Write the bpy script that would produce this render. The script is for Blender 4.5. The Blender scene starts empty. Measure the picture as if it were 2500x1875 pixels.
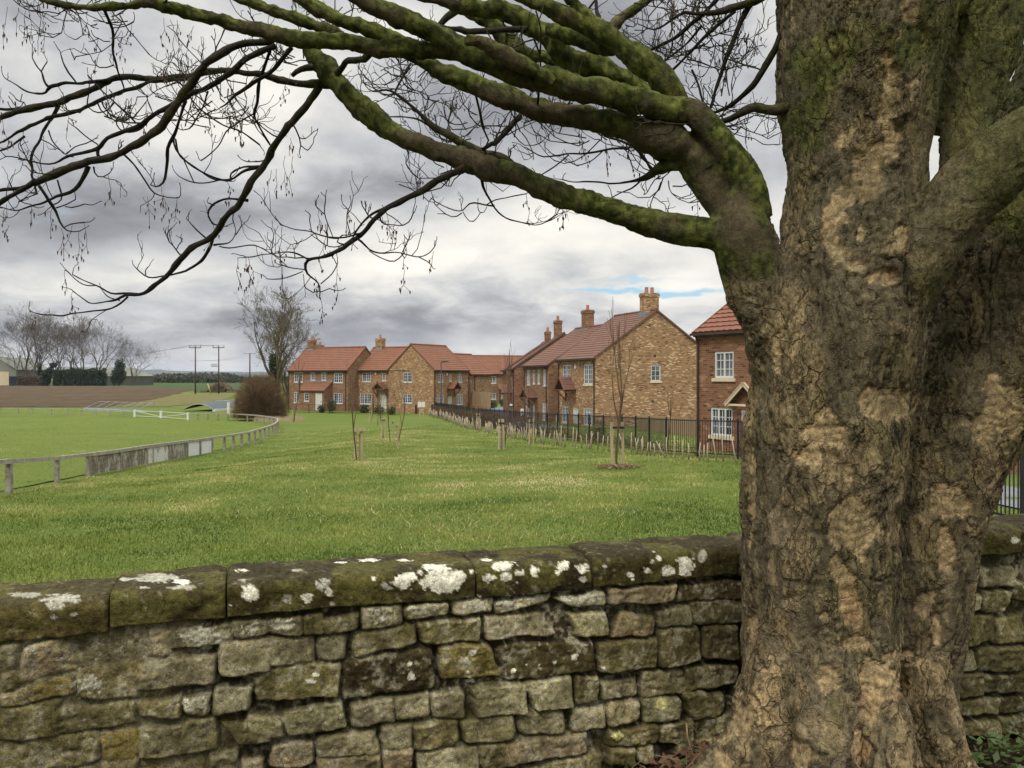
import bpy, math, random
import numpy as np
from mathutils import Vector
S = bpy.context.scene
C = S.collection
F, CX, CY, CAMZ = 2022.0, 1250.0, 920.0, 3.5
R = math.radians
QUICK = False
USE_HAZE = True
rng = np.random.default_rng(7)
random.seed(7)

# ------------------------------------------------------------------ camera
cd = bpy.data.cameras.new('camera')
cam = bpy.data.objects.new('camera', cd); C.objects.link(cam)
cam.location = (0, 0, CAMZ); cam.rotation_euler = (R(90), 0, 0)
cd.sensor_width = 36.0; cd.lens = 36.0 * F / 2500.0
cd.shift_y = (CY - 937.5) / 2500.0
cd.clip_start = 0.05; cd.clip_end = 30000
S.camera = cam

def P(px, py, Y):
    return np.array(((px - CX) / F * Y, Y, CAMZ - (py - CY) / F * Y))

# ------------------------------------------------------------------ terrain
def sst(a, b, x):
    t = np.clip((np.asarray(x, float) - a) / (b - a), 0, 1)
    return t * t * (3 - 2 * t)
WY0, WX0, WS = 2.48, -1.533, 0.317          # front face of the stone wall
def wall_y(x): return WY0 + WS * (x - WX0)
def T(x, y):
    x = np.asarray(x, float); y = np.asarray(y, float)
    b = np.interp(y, [-50, 12, 25, 40, 60, 90, 130, 300, 9000], [1.3, 1.3, .95, .5, 0, -.3, -.3, 0, 0])
    b = b - .5 * sst(-5, -12, x) * (1 - sst(80, 95, y)) * sst(14, 26, y)
    d = y - wall_y(x)
    k = sst(.25, 5.0, d)
    b = b * k + 1.85 * (1 - k)
    b = b + .24 * np.exp(-((x - .95) ** 2 + (y - 3.0) ** 2) / .45)
    return b
def G(px, py):
    """ground point seen at a pixel of the photograph"""
    ax = (px - CX) / F; az = -(py - CY) / F
    lo = 4.5; y = lo
    while y < 4000:
        if CAMZ + az * y < float(T(ax * y, y)): break
        lo = y; y *= 1.02
    hi = y
    for _ in range(30):
        m = (lo + hi) / 2
        if CAMZ + az * m < float(T(ax * m, m)): hi = m
        else: lo = m
    return np.array((ax * lo, lo, float(T(ax * lo, lo))))

# ------------------------------------------------------------------ noise
def _h(ix, iy, iz, s=0):
    with np.errstate(over='ignore'):
        n = (ix.astype(np.uint32) * np.uint32(374761393) + iy.astype(np.uint32) * np.uint32(668265263)
             + iz.astype(np.uint32) * np.uint32(2147483647) + np.uint32(s * 974711 + 12345))
        n = (n ^ (n >> np.uint32(13))) * np.uint32(1274126177)
        n = (n ^ (n >> np.uint32(16))) * np.uint32(2246822519)
        n = n ^ (n >> np.uint32(15))
    return n.astype(np.float64) / 4294967295.0
def vn(p, s=0):
    p = np.asarray(p, float); f = np.floor(p); i = f.astype(np.int64); t = p - f
    t = t * t * (3 - 2 * t); r = 0
    for a in (0, 1):
        for b in (0, 1):
            for c in (0, 1):
                w = (t[:, 0] if a else 1 - t[:, 0]) * (t[:, 1] if b else 1 - t[:, 1]) * (t[:, 2] if c else 1 - t[:, 2])
                r = r + w * _h(i[:, 0] + a, i[:, 1] + b, i[:, 2] + c, s)
    return r
def fbm(p, o=4, s=0):
    p = np.asarray(p, float); r = 0; a = .5; n = 0
    for k in range(o):
        r = r + a * vn(p, s + k); n += a; a *= .5; p = p * 2.03 + 17.3
    return r / n
def worley(p, s=0):
    p = np.asarray(p, float); i = np.floor(p).astype(np.int64)
    f1 = np.full(len(p), 9.0); f2 = f1.copy(); idr = np.zeros(len(p))
    for a in (-1, 0, 1):
        for b in (-1, 0, 1):
            for c in (-1, 0, 1):
                x, y, z = i[:, 0] + a, i[:, 1] + b, i[:, 2] + c
                d = np.sqrt((x + _h(x, y, z, s) - p[:, 0]) ** 2 + (y + _h(x, y, z, s + 1) - p[:, 1]) ** 2 + (z + _h(x, y, z, s + 2) - p[:, 2]) ** 2)
                r = _h(x, y, z, s + 3); m = d < f1
                f2 = np.where(m, f1, np.minimum(f2, d)); idr = np.where(m, r, idr); f1 = np.where(m, d, f1)
    return f1, f2, idr

# ------------------------------------------------------------------ mesh helpers
def mesh_np(name, V, faces, mat, parent=None, smooth=True, attrs=None):
    """faces: list of int arrays (m,k)"""
    me = bpy.data.meshes.new(name)
    V = np.asarray(V, np.float32); me.vertices.add(len(V)); me.vertices.foreach_set('co', V.ravel())
    faces = [np.asarray(f, np.int32) for f in (faces if isinstance(faces, list) else [faces]) if len(f)]
    li = np.concatenate([f.ravel() for f in faces]); tot = np.concatenate([np.full(len(f), f.shape[1], np.int32) for f in faces])
    st = np.concatenate(([0], np.cumsum(tot)[:-1])).astype(np.int32)
    me.loops.add(len(li)); me.loops.foreach_set('vertex_index', li)
    me.polygons.add(len(tot)); me.polygons.foreach_set('loop_start', st); me.polygons.foreach_set('loop_total', tot)
    me.polygons.foreach_set('use_smooth', np.full(len(tot), smooth))
    me.update(calc_edges=True); me.validate()
    for k, a in (attrs or {}).items():
        a = np.asarray(a, np.float32)
        if a.ndim == 1:
            at = me.attributes.new(k, 'FLOAT', 'POINT'); at.data.foreach_set('value', a)
        else:
            at = me.attributes.new(k, 'FLOAT_COLOR', 'POINT'); at.data.foreach_set('color', np.concatenate([a, np.ones((len(a), 1), np.float32)], 1).ravel())
    if mat: me.materials.append(mat)
    o = bpy.data.objects.new(name, me); C.objects.link(o)
    if parent: o.parent = parent
    return o

class MB:
    def __init__(s): s.v = []; s.f = {}; s.n = 0
    def add(s, V, Fs):
        V = np.asarray(V, float)
        for f in Fs: s.f.setdefault(len(f), []).append([i + s.n for i in f])
        s.v.append(V); s.n += len(V); return s
    def addnp(s, V, FA):
        s.v.append(np.asarray(V, float)); s.f.setdefault(FA.shape[1], []).extend((FA + s.n).tolist()); s.n += len(V); return s
    def quad(s, a, b, c, d): return s.add([a, b, c, d], [(0, 1, 2, 3)])
    def box(s, x0, y0, z0, x1, y1, z1):
        V = [(x, y, z) for z in (z0, z1) for y in (y0, y1) for x in (x0, x1)]
        return s.add(V, [(0, 2, 3, 1), (4, 5, 7, 6), (0, 1, 5, 4), (2, 6, 7, 3), (0, 4, 6, 2), (1, 3, 7, 5)])
    def bar(s, a, b, w, h=None, up=(0, 0, 1)):
        """box beam from a to b, w wide and h high"""
        h = h or w; a = np.asarray(a, float); b = np.asarray(b, float); d = b - a; L = np.linalg.norm(d); d = d / L
        u = np.asarray(up, float)
        if abs(d @ u) > .98: u = np.array((0, 1., 0))
        x = np.cross(d, u); x /= np.linalg.norm(x); u = np.cross(x, d)
        V = [e + x * sx * w / 2 + u * sz * h / 2 for e in (a, b) for sx, sz in ((-1, -1), (1, -1), (1, 1), (-1, 1))]
        return s.add(V, [(3, 2, 1, 0), (4, 5, 6, 7), (0, 1, 5, 4), (1, 2, 6, 5), (2, 3, 7, 6), (3, 0, 4, 7)])
    def tube(s, pts, rad, n=6, cap=True):
        V, FA, caps = tube_np(pts, rad, n)
        m = s.n; s.addnp(V, FA)
        if cap:
            k = len(pts) - 1
            s.f.setdefault(n, []).append([m + i for i in range(n)][::-1]); s.f.setdefault(n, []).append([m + k * n + i for i in range(n)])
        return s
    def cyl(s, c, r, z0, z1, n=12, r2=None):
        return s.tube([(c[0], c[1], z0), (c[0], c[1], z1)], [r, r if r2 is None else r2], n)
    def build(s, name, mat, parent=None, smooth=False):
        if not s.n: return None
        return mesh_np(name, np.concatenate(s.v), [np.array(f) for f in s.f.values()], mat, parent, smooth)

def tube_np(pts, rad, n=6):
    p = np.asarray(pts, float); r = np.asarray(rad, float) if np.ndim(rad) else np.full(len(p), rad)
    t = np.gradient(p, axis=0); t /= np.linalg.norm(t, axis=1)[:, None] + 1e-12
    u = np.array((0, 1., 0)) if abs(t[0][1]) < .9 else np.array((1., 0, 0))
    U = []
    for k in range(len(p)):
        u = u - t[k] * (u @ t[k]); u /= np.linalg.norm(u) + 1e-12; U.append(u)
    U = np.array(U); W = np.cross(t, U)
    a = np.arange(n) * 2 * math.pi / n
    V = p[:, None, :] + r[:, None, None] * (np.cos(a)[None, :, None] * U[:, None, :] + np.sin(a)[None, :, None] * W[:, None, :])
    k = np.arange(len(p) - 1)[:, None] * n; i = np.arange(n)[None, :]; j = (np.arange(n)[None, :] + 1) % n
    FA = np.stack([k + i, k + j, k + n + j, k + n + i], -1).reshape(-1, 4)
    return V.reshape(-1, 3), FA, None
def catmull(pts, step):
    p = np.asarray(pts, float)
    if len(p) < 2: return p
    q = np.vstack([2 * p[0] - p[1], p, 2 * p[-1] - p[-2]]); out = []
    for i in range(1, len(q) - 2):
        L = np.linalg.norm(q[i + 1, :3] - q[i, :3]); m = max(1, int(math.ceil(L / step)))
        for t in np.arange(m) / m:
            out.append(.5 * (2 * q[i] + (q[i + 1] - q[i - 1]) * t + (2 * q[i - 1] - 5 * q[i] + 4 * q[i + 1] - q[i + 2]) * t ** 2 + (-q[i - 1] + 3 * q[i] - 3 * q[i + 1] + q[i + 2]) * t ** 3))
    out.append(p[-1]); return np.array(out)

def tag(o, label=None, cat=None, group=None, kind=None):
    if label: o['label'] = label
    if cat: o['category'] = cat
    if group: o['group'] = group
    if kind: o['kind'] = kind
    return o
def empty(name, loc=(0, 0, 0), rz=0, label=None, cat=None, group=None):
    o = bpy.data.objects.new(name, None); C.objects.link(o); o.empty_display_size = .2
    o.location = tuple(loc); o.rotation_euler = (0, 0, rz)
    return tag(o, label, cat, group)
def copy_tree(o, parent=None):
    c = o.copy(); C.objects.link(c)
    if parent: c.parent = parent
    for ch in [x for x in list(C.objects) if x.parent == o]: copy_tree(ch, c)
    return c

# ------------------------------------------------------------------ materials
def nd(nt, t, ins=None, **kw):
    n = nt.nodes.new('ShaderNode' + t)
    for k, v in kw.items(): setattr(n, k, v)
    for k, v in (ins or {}).items():
        if isinstance(v, bpy.types.NodeSocket): nt.links.new(v, n.inputs[k])
        else: n.inputs[k].default_value = v
    return n
def c4(c): return (c[0], c[1], c[2], 1)
def new_mat(name, rough=.9, spec=.2):
    m = bpy.data.materials.new(name); m.use_nodes = True; nt = m.node_tree
    b = nt.nodes['Principled BSDF']; b.inputs['Roughness'].default_value = rough
    b.inputs['Specular IOR Level'].default_value = spec
    return m, nt, b
def mixc(nt, f, a, b, mode='MIX'):
    n = nd(nt, 'Mix', data_type='RGBA', blend_type=mode)
    for i, v in ((0, f), (6, a), (7, b)):
        if isinstance(v, bpy.types.NodeSocket): nt.links.new(v, n.inputs[i])
        else: n.inputs[i].default_value = v if not isinstance(v, tuple) or len(v) == 4 else c4(v)
    return n.outputs[2]
def mth(nt, op, a, b=0.0, clamp=False):
    n = nd(nt, 'Math', {0: a, 1: b}, operation=op, use_clamp=clamp); return n.outputs[0]
def ramp(nt, f, lo, hi):
    return nd(nt, 'MapRange', {0: f, 1: lo, 2: hi, 3: 0.0, 4: 1.0}, clamp=True).outputs[0]
def noise(nt, vec, scale, detail=4, rough=.55, dist=0.0):
    return nd(nt, 'TexNoise', {'Vector': vec, 'Scale': scale, 'Detail': detail, 'Roughness': rough, 'Distortion': dist}).outputs['Fac']
def bump(nt, b, h, strength=.5, dist=.02):
    nt.links.new(nd(nt, 'Bump', {'Height': h, 'Strength': strength, 'Distance': dist}).outputs[0], b.inputs['Normal'])
def objco(nt): return nd(nt, 'TexCoord').outputs['Object']
def geopos(nt): return nd(nt, 'NewGeometry').outputs['Position']
def simple(name, col, col2=None, scale=8, rough=.8, spec=.2, bmp=0.0, bscale=None, stretch=None, metal=0):
    m, nt, b = new_mat(name, rough, spec); v = objco(nt)
    if stretch: v = nd(nt, 'Mapping', {'Vector': v, 'Scale': stretch}).outputs[0]
    n = noise(nt, v, scale, 5, .6)
    col2 = col2 or tuple(c * .72 for c in col)
    nt.links.new(mixc(nt, ramp(nt, n, .35, .65), c4(col), c4(col2)), b.inputs['Base Color'])
    b.inputs['Metallic'].default_value = metal
    if bmp: bump(nt, b, noise(nt, v, bscale or scale * 3, 4), bmp, .01)
    return m
# ------------------------------------------------------------------ sky, sun
SUN_EL, SUN_AZ = R(50), R(205)      # azimuth measured clockwise from +Y: behind the camera, to the left
def make_world():
    w = bpy.data.worlds.new('World'); S.world = w; w.use_nodes = True; nt = w.node_tree
    bg = nt.nodes['Background']; bg.inputs['Strength'].default_value = .1
    sky = nd(nt, 'TexSky', sky_type='NISHITA'); sky.sun_disc = False
    sky.sun_elevation = SUN_EL; sky.sun_rotation = SUN_AZ
    d = nd(nt, 'TexCoord').outputs['Generated']
    sp = nd(nt, 'SeparateXYZ', {0: d}); x, y, z = sp.outputs
    zc = mth(nt, 'ADD', mth(nt, 'MAXIMUM', z, 0.0), .30)
    pl = nd(nt, 'CombineXYZ', {0: mth(nt, 'DIVIDE', x, zc), 1: mth(nt, 'MULTIPLY', mth(nt, 'DIVIDE', y, zc), 1.0), 2: 0.37}).outputs[0]
    n1 = noise(nt, pl, 1.7, 8, .52, .15)
    n2 = noise(nt, pl, 5.2, 7, .58, .35)
    n3 = noise(nt, pl, .45, 3, .5)
    # the larger cloud masses and breaks, by direction
    yy = mth(nt, 'MAXIMUM', y, .05); u = mth(nt, 'DIVIDE', x, yy); v = mth(nt, 'DIVIDE', z, yy)
    wob = mth(nt, 'MULTIPLY', mth(nt, 'SUBTRACT', n2, .5), .09)
    u2 = mth(nt, 'ADD', u, wob); v2 = mth(nt, 'ADD', v, mth(nt, 'MULTIPLY', wob, .5))
    front = ramp(nt, y, .05, .4)
    def blob(px, py, sx, sy, amp):
        a = mth(nt, 'DIVIDE', mth(nt, 'SUBTRACT', u2, (px - CX) / F), sx / F); b = mth(nt, 'DIVIDE', mth(nt, 'SUBTRACT', v2, (CY - py) / F), sy / F)
        e = mth(nt, 'EXPONENT', mth(nt, 'MULTIPLY', mth(nt, 'ADD', mth(nt, 'MULTIPLY', a, a), mth(nt, 'MULTIPLY', b, b)), -1.0))
        return mth(nt, 'MULTIPLY', mth(nt, 'MULTIPLY', e, front), amp)
    tot = mth(nt, 'ADD', mth(nt, 'MULTIPLY', mth(nt, 'SUBTRACT', n1, .5), 1.3), mth(nt, 'MULTIPLY', mth(nt, 'SUBTRACT', n2, .5), .62))
    tot = mth(nt, 'ADD', tot, .47)
    for bl in ((300, 520, 420, 85, -.36), (880, 470, 260, 60, -.12), (150, 250, 300, 120, -.10), (1350, 570, 480, 100, .42), (1700, 720, 300, 90, .30), (950, 640, 330, 70, .22), (250, 660, 330, 55, .10),
               (1150, 800, 330, 36, -.20), (1330, 770, 110, 35, -.12), (150, 820, 420, 60, -.10), (1450, 120, 330, 170, -.12), (1080, 380, 260, 60, .06), (600, 210, 350, 130, .08), (640, 800, 200, 50, -.07), (1000, 60, 200, 60, .3)):
        tot = mth(nt, 'ADD', tot, blob(*bl))
    cr = nd(nt, 'ValToRGB', {0: tot}); r = cr.color_ramp
    r.elements[0].position = 0.0; r.elements[0].color = (.140, .146, .160, 1)
    r.elements[1].position = 1.0; r.elements[1].color = (.84, .805, .72, 1)
    for p_, c_ in ((.25, (.262, .268, .288)), (.47, (.435, .44, .455)), (.70, (.64, .63, .595))):
        e = r.elements.new(p_); e.color = c4(c_)
    # overcast: the cloud overhead is brighter than the cloud near the horizon
    zen = nd(nt, 'MapRange', {0: z, 1: .42, 2: .85, 3: 1.0, 4: ZENITH}, clamp=True).outputs[0]
    back = nd(nt, 'MapRange', {0: y, 1: .1, 2: -.6, 3: 1.0, 4: 1.0}, clamp=True).outputs[0]
    cl = nd(nt, 'VectorMath', {0: cr.outputs[0], 'Scale': mth(nt, 'MULTIPLY', mth(nt, 'MULTIPLY', zen, back), 10.0)}, operation='SCALE').outputs[0]
    gap = mth(nt, 'ADD', mth(nt, 'ADD', blob(1660, 707, 150, 9, 1.3), blob(1480, 705, 90, 8, 1.1)), blob(1540, 682, 80, 7, .9))
    gm = ramp(nt, mth(nt, 'ADD', gap, mth(nt, 'MULTIPLY', mth(nt, 'SUBTRACT', n2, .5), 1.7)), .25, 1.15)
    blue = nd(nt, 'VectorMath', {0: sky.outputs[0], 'Scale': 1.0}, operation='SCALE').outputs[0]
    blue = mixc(nt, .55, blue, (2.6, 4.9, 6.6, 1))
    out = mixc(nt, gm, cl, blue)
    nt.links.new(out, bg.inputs[0])
ZENITH = 4.6
make_world()
sd = bpy.data.lights.new('sun', 'SUN'); sun = bpy.data.objects.new('sun', sd); C.objects.link(sun)
sd.energy = 1.5; sd.angle = R(12); sd.color = (1, .95, .86)
sv = Vector((math.sin(SUN_AZ) * math.cos(SUN_EL), math.cos(SUN_AZ) * math.cos(SUN_EL), math.sin(SUN_EL)))
sun.rotation_euler = sv.to_track_quat('Z', 'Y').to_euler(); sun.location = (-20, -30, 60)
S.view_settings.view_transform = 'Standard'; S.view_settings.look = 'None'; S.view_settings.gamma = 1
S.view_settings.exposure = 0.4
S.cycles.use_denoising = True
S.cycles.max_bounces = 6; S.cycles.diffuse_bounces = 3; S.cycles.volume_bounces = 0; S.cycles.transparent_max_bounces = 8

# ------------------------------------------------------------------ ground materials
def grass_mat(name, cols, straw=.5, ps=.12):
    m, nt, b = new_mat(name, .95, .1); v = geopos(nt)
    big = noise(nt, v, ps, 4, .6, .4); mid = noise(nt, v, .9, 5, .65); fine = noise(nt, v, 7, 5, .7); fin2 = noise(nt, v, 28, 3, .7)
    c = mixc(nt, ramp(nt, mth(nt, 'ADD', mth(nt, 'MULTIPLY', big, .55), mth(nt, 'MULTIPLY', mid, .45)), .36, .64), c4(cols[0]), c4(cols[1]))
    c = mixc(nt, mth(nt, 'MULTIPLY', ramp(nt, mth(nt, 'ADD', mth(nt, 'MULTIPLY', fine, .6), mth(nt, 'MULTIPLY', big, .4)), .5, .68), straw), c, c4(cols[2]))
    c = mixc(nt, ramp(nt, fin2, .62, .42), c, c4(cols[3]))
    nt.links.new(c, b.inputs['Base Color'])
    bump(nt, b, mth(nt, 'ADD', fine, mth(nt, 'MULTIPLY', fin2, .6)), .8, .08)
    return m
M = {}
M['grass'] = grass_mat('field_grass', ((.110, .165, .028), (.190, .218, .052), (.28, .26, .10), (.078, .112, .020)), .5)
M['pitch'] = grass_mat('pitch_grass', ((.125, .168, .030), (.165, .198, .042), (.20, .205, .055), (.10, .138, .024)), .25, .06)
M['far_green'] = grass_mat('crop_green', ((.050, .082, .026), (.072, .098, .034), (.08, .10, .04), (.04, .065, .022)), .2, .02)
def plough_mat():
    m, nt, b = new_mat('ploughed_soil', 1, .05); v = geopos(nt)
    n = noise(nt, nd(nt, 'Mapping', {'Vector': v, 'Scale': (1, .35, 1)}).outputs[0], .55, 8, .75); n2 = noise(nt, v, .05, 3)
    c = mixc(nt, ramp(nt, n, .35, .62), (.048, .034, .020, 1), (.120, .084, .052, 1)); c = mixc(nt, mth(nt, 'MULTIPLY', ramp(nt, n2, .45, .7), .4), c, (.115, .095, .06, 1))
    nt.links.new(c, b.inputs['Base Color']); bump(nt, b, n, 1, .6); return m
M['plough'] = plough_mat()
M['road'] = simple('asphalt', (.16, .165, .18), (.12, .125, .135), 3, .8, .3)
M['rough'] = grass_mat('rough_grass', ((.16, .14, .05), (.20, .16, .075), (.28, .22, .11), (.09, .10, .03)), .7, .2)
def soil_mat():
    m, nt, b = new_mat('soil', 1, .05); v = geopos(nt); n = noise(nt, v, 22, 7, .7)
    nt.links.new(mixc(nt, ramp(nt, n, .35, .65), (.018, .012, .008, 1), (.062, .040, .024, 1)), b.inputs['Base Color']); bump(nt, b, n, 1, .03); return m
M['soil'] = soil_mat()

def GN(x, y):
    p = np.stack([x, y, np.zeros_like(x)], 1)
    return (fbm(p * .25, 3, 5) - .5) * .10 * sst(8, 14, y) * (1 - sst(60, 100, y)) + (fbm(p * 1.1, 3, 9) - .5) * .05 * sst(4, 8, y) * (1 - sst(40, 60, y))
# one ground sheet out to the horizon
def ground():
    k = np.linspace(-1, 1, 261); xs = .9 + np.sinh(k * 9.2) * .93
    j = np.linspace(0, 1, 300); ys = np.concatenate((np.linspace(-40, .4, 18), .5 + np.sinh(j * 8.6) * 2.6 + j * 6))
    ys = np.unique(np.round(ys, 4))
    X, Y = np.meshgrid(xs, ys); x = X.ravel(); y = Y.ravel(); z = T(x, y)
    p = np.stack([x, y, np.zeros_like(x)], 1)
    z = z + GN(x, y)
    z = z - 14 * sst(2500, 9000, np.hypot(x, y))
    n, m = len(xs), len(ys); a = (np.arange(m - 1)[:, None] * n + np.arange(n - 1)[None]).ravel()
    o = mesh_np('field', np.stack([x, y, z], 1), np.stack([a, a + 1, a + n + 1, a + n], 1), M['grass'])
    tag(o, kind='structure')
ground()
def sheet(name, mat, ys, xl, xr, off, ncol=24, kind='structure', jit=0.0):
    ys = np.asarray(ys, float); yy = np.unique(np.concatenate([np.linspace(ys[0], ys[-1], 60), ys]))
    L = np.interp(yy, ys, xl); Rr = np.interp(yy, ys, xr)
    if jit: 
        q = np.stack([yy * .35, yy * 0, yy * 0], 1); Rr = Rr + (fbm(q, 3, 3) - .5) * jit
    t = np.linspace(0, 1, ncol) ** 1.0
    X = L[:, None] + (Rr - L)[:, None] * t[None]; Y = np.repeat(yy[:, None], ncol, 1)
    x = X.ravel(); y = Y.ravel(); z = T(x, y) + off
    m = len(yy); a = (np.arange(m - 1)[:, None] * ncol + np.arange(ncol - 1)[None]).ravel()
    o = mesh_np(name, np.stack([x, y, z], 1), np.stack([a, a + 1, a + ncol + 1, a + ncol], 1), mat)
    return tag(o, kind=kind)
def ux(px, y): return (px - CX) / F * y

# rail fence line round the pitch (post bases in the photograph, near to far)
RAILPX = [(-215, 1252), (-110, 1230), (22, 1203), (139, 1177), (215, 1162), (293, 1148), (357, 1134), (412, 1124), (456, 1116), (488, 1111), (517, 1105), (548, 1099), (570, 1095), (590, 1090), (608, 1086), (622, 1080),
          (635, 1075), (646, 1071), (656, 1066), (665, 1062), (672, 1057), (677, 1052), (679, 1047), (676, 1042), (668, 1039), (658, 1037), (645, 1035), (627, 1032), (604, 1030), (579, 1028), (556, 1027), (532, 1027), (507, 1026), (483, 1026), (459, 1026)]
RAIL = [G(*p) for p in RAILPX]
GATE = [G(459, 1026), G(393, 1021), G(329, 1018)]
RAILB = [G(329, 1018), G(300, 1017), G(270, 1015.5), G(234, 1015), G(199, 1013.5), G(165, 1013), G(125, 1012), G(78, 1011), G(44, 1010), G(0, 1009), G(-50, 1009), G(-110, 1009), G(-180, 1009)]
ry = np.array([p[1] for p in RAIL + GATE[1:2]]); rx = np.array([p[0] for p in RAIL + GATE[1:2]])
ry = np.maximum.accumulate(ry + np.arange(len(ry)) * 1e-4)
sheet('pitch', M['pitch'], ry, np.full(len(ry), -150.), rx - .25, .02, 40)
yf = 103
sheet('ploughed_field', M['plough'], [yf, 120, 150, 238, 290, 330, 372], [-400] * 3 + [-500] * 4, [ux(265, yf), ux(330, 120), ux(400, 150), ux(478, 238), ux(330, 290), ux(150, 330), ux(-60, 372)], .06, 40, jit=3)
sheet('rough_grass', M['rough'], [104, 121, 151, 180], [ux(268, 104), ux(332, 121), ux(402, 151), ux(430, 180)], [ux(420, 104), ux(520, 121), ux(575, 151), ux(585, 180)], .05, 20, jit=4)
sheet('crop_field', M['far_green'], [215, 300, 480, 800], [ux(480, 215) , ux(120, 300), -420, -600], [ux(1240, 215), ux(1240, 300), ux(1240, 480), ux(1240, 800)], .05, 30)
sheet('road', M['road'], [54, 60, 66, 72, 78, 84, 92, 104], [ux(1262, 54), ux(1236, 60), ux(1215, 66), ux(1196, 72), ux(1180, 78), ux(1172, 84), ux(1166, 92), ux(1158, 104)],
      [ux(1400, 54), ux(1330, 60), ux(1270, 66), ux(1252, 72), ux(1248, 78), ux(1247, 84), ux(1246, 92), ux(1245, 104)], .03, 12)
sheet('path', M['road'], [13.5, 18, 24, 30], [8.6, 8.5, 8.4, 8.2], [10.6, 10.5, 10.4, 10.2], .03, 8)
def soil():
    xs = np.linspace(-6, 7, 130); t = np.linspace(0, 1, 60); X = np.repeat(xs[:, None], 60, 1); Y = -3 + (wall_y(X) + .06 + 3) * t[None]
    x = X.ravel(); y = Y.ravel(); p = np.stack([x * 6, y * 6, x * 0], 1)
    z = T(x, y) + .012 + fbm(p, 4, 2) * .03
    a = (np.arange(129)[:, None] * 60 + np.arange(59)[None]).ravel()
    tag(mesh_np('soil', np.stack([x, y, z], 1), np.stack([a, a + 60, a + 61, a + 1], 1), M['soil']), kind='structure')
soil()

# far hills
def hills():
    m, nt, b = new_mat('wooded_hill', 1, 0); v = geopos(nt); n = noise(nt, v, .004, 6, .6)
    nt.links.new(mixc(nt, ramp(nt, n, .4, .62), (.030, .042, .034, 1), (.085, .088, .06, 1)), b.inputs['Base Color'])
    for (name, D, hmax, sd_, dy) in (('hill', 5200, 66, 3, 900), ('hill', 3300, 24, 8, 500)):
        xs = np.linspace(-6500, 6500, 420); t = np.linspace(0, 1, 14)
        q = np.stack([xs * .0011, xs * 0 + sd_, xs * 0], 1); H = hmax * (.62 + .75 * (fbm(q, 5, sd_) - .35)); H = H * sst(-6500, -3600, xs)
        tr = (vn(np.stack([xs * .02, xs * 0, xs * 0], 1), 4) - .5) * 7
        X = np.repeat(xs[:, None], 14, 1); Y = D + dy * t[None] + np.zeros_like(X); Z = -3 + (H[:, None] + tr[:, None] * t[None]) * np.sin(t * math.pi / 2)[None]
        a = (np.arange(419)[:, None] * 14 + np.arange(13)[None]).ravel()
        tag(mesh_np(name, np.stack([X.ravel(), Y.ravel(), Z.ravel()], 1), np.stack([a, a + 14, a + 15, a + 1], 1), m), kind='structure')
hills()

# ------------------------------------------------------------------ grass blades
def blade_mat():
    m, nt, b = new_mat('grass_blade', .8, .15)
    a = nd(nt, 'Attribute', attribute_name='tint').outputs['Fac']
    cr = nd(nt, 'ValToRGB', {0: a}); r = cr.color_ramp
    r.elements[0].color = (.058, .098, .017, 1); r.elements[1].color = (.54, .46, .23, 1)
    for p_, c_ in ((.30, (.140, .184, .033)), (.58, (.255, .274, .068)), (.80, (.40, .37, .145))): r.elements.new(p_).color = c4(c_)
    nt.links.new(cr.outputs[0], b.inputs['Base Color'])
    return m
M['blade'] = blade_mat()
def blades(name, N, y0, y1, umin, umax, hmul, wmul, seed, cond=None, mat=None):
    g = np.random.default_rng(seed)
    y = y0 * (y1 / y0) ** g.random(N); x = (umin + (umax - umin) * g.random(N)) * y
    p = np.stack([x, y, x * 0], 1)
    cl = fbm(p * 1.6, 3, 11); lo = fbm(p * .16, 3, 31); ok = (cl + g.random(N) * .55 > .52) & (y > wall_y(x) + .55)
    if cond is not None: ok &= cond(x, y)
    x, y, cl, lo, p = x[ok], y[ok], cl[ok], lo[ok], p[ok]; n = len(x)
    z = T(x, y) + GN(x, y) * (1 if cond is not_pitch else 0); h = (.035 + .075 * g.random(n) ** 1.6 + .05 * np.clip(cl - .5, 0, 1) * 2) * hmul
    w = (.006 + .006 * g.random(n)) * (y / 12) ** .75 * wmul; th = g.random(n) * 6.283; le = .15 + .75 * g.random(n); la = g.random(n) * 6.283
    bx, by = np.cos(th) * w, np.sin(th) * w
    V = np.empty((n, 3, 3)); V[:, 0] = np.stack([x - bx, y - by, z - .02], 1); V[:, 1] = np.stack([x + bx, y + by, z - .02], 1)
    V[:, 2] = np.stack([x + np.cos(la) * h * le, y + np.sin(la) * h * le, z + h], 1)
    t = .41 + .40 * (lo - .5) * 2 + .26 * (g.random(n) - .5) + .58 * (fbm(p * .7, 3, 77) - .5) * 2 - .10 + .26 * sst(11.5, 18, y) - .08 * sst(36, 55, y)
    t = np.clip(t + .45 * (g.random(n) > .978) - .16 * (cl < .47), 0, 1)
    o = mesh_np(name, V.reshape(-1, 3), np.arange(n * 3).reshape(-1, 3), mat or M['blade'], smooth=False, attrs={'tint': np.repeat(t, 3)})
    tag(o, kind='stuff'); return o
def not_pitch(x, y):
    xb = np.interp(y, ry, rx, left=-1e9, right=-1e9)
    return (x > xb + .1) & ~((x > 8.3) & (y < 31)) & (x < 10.5)
if not QUICK:
    blades('grass', 420000, 8.5, 62, -.68, .66, .45, 1.15, 1, not_pitch)
    blades('pitch_grass', 60000, 22, 80, -.66, -.25, .5, 1.2, 2, lambda x, y: x < np.interp(y, ry, rx, left=-1e9, right=-1e9) - .4)
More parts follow.
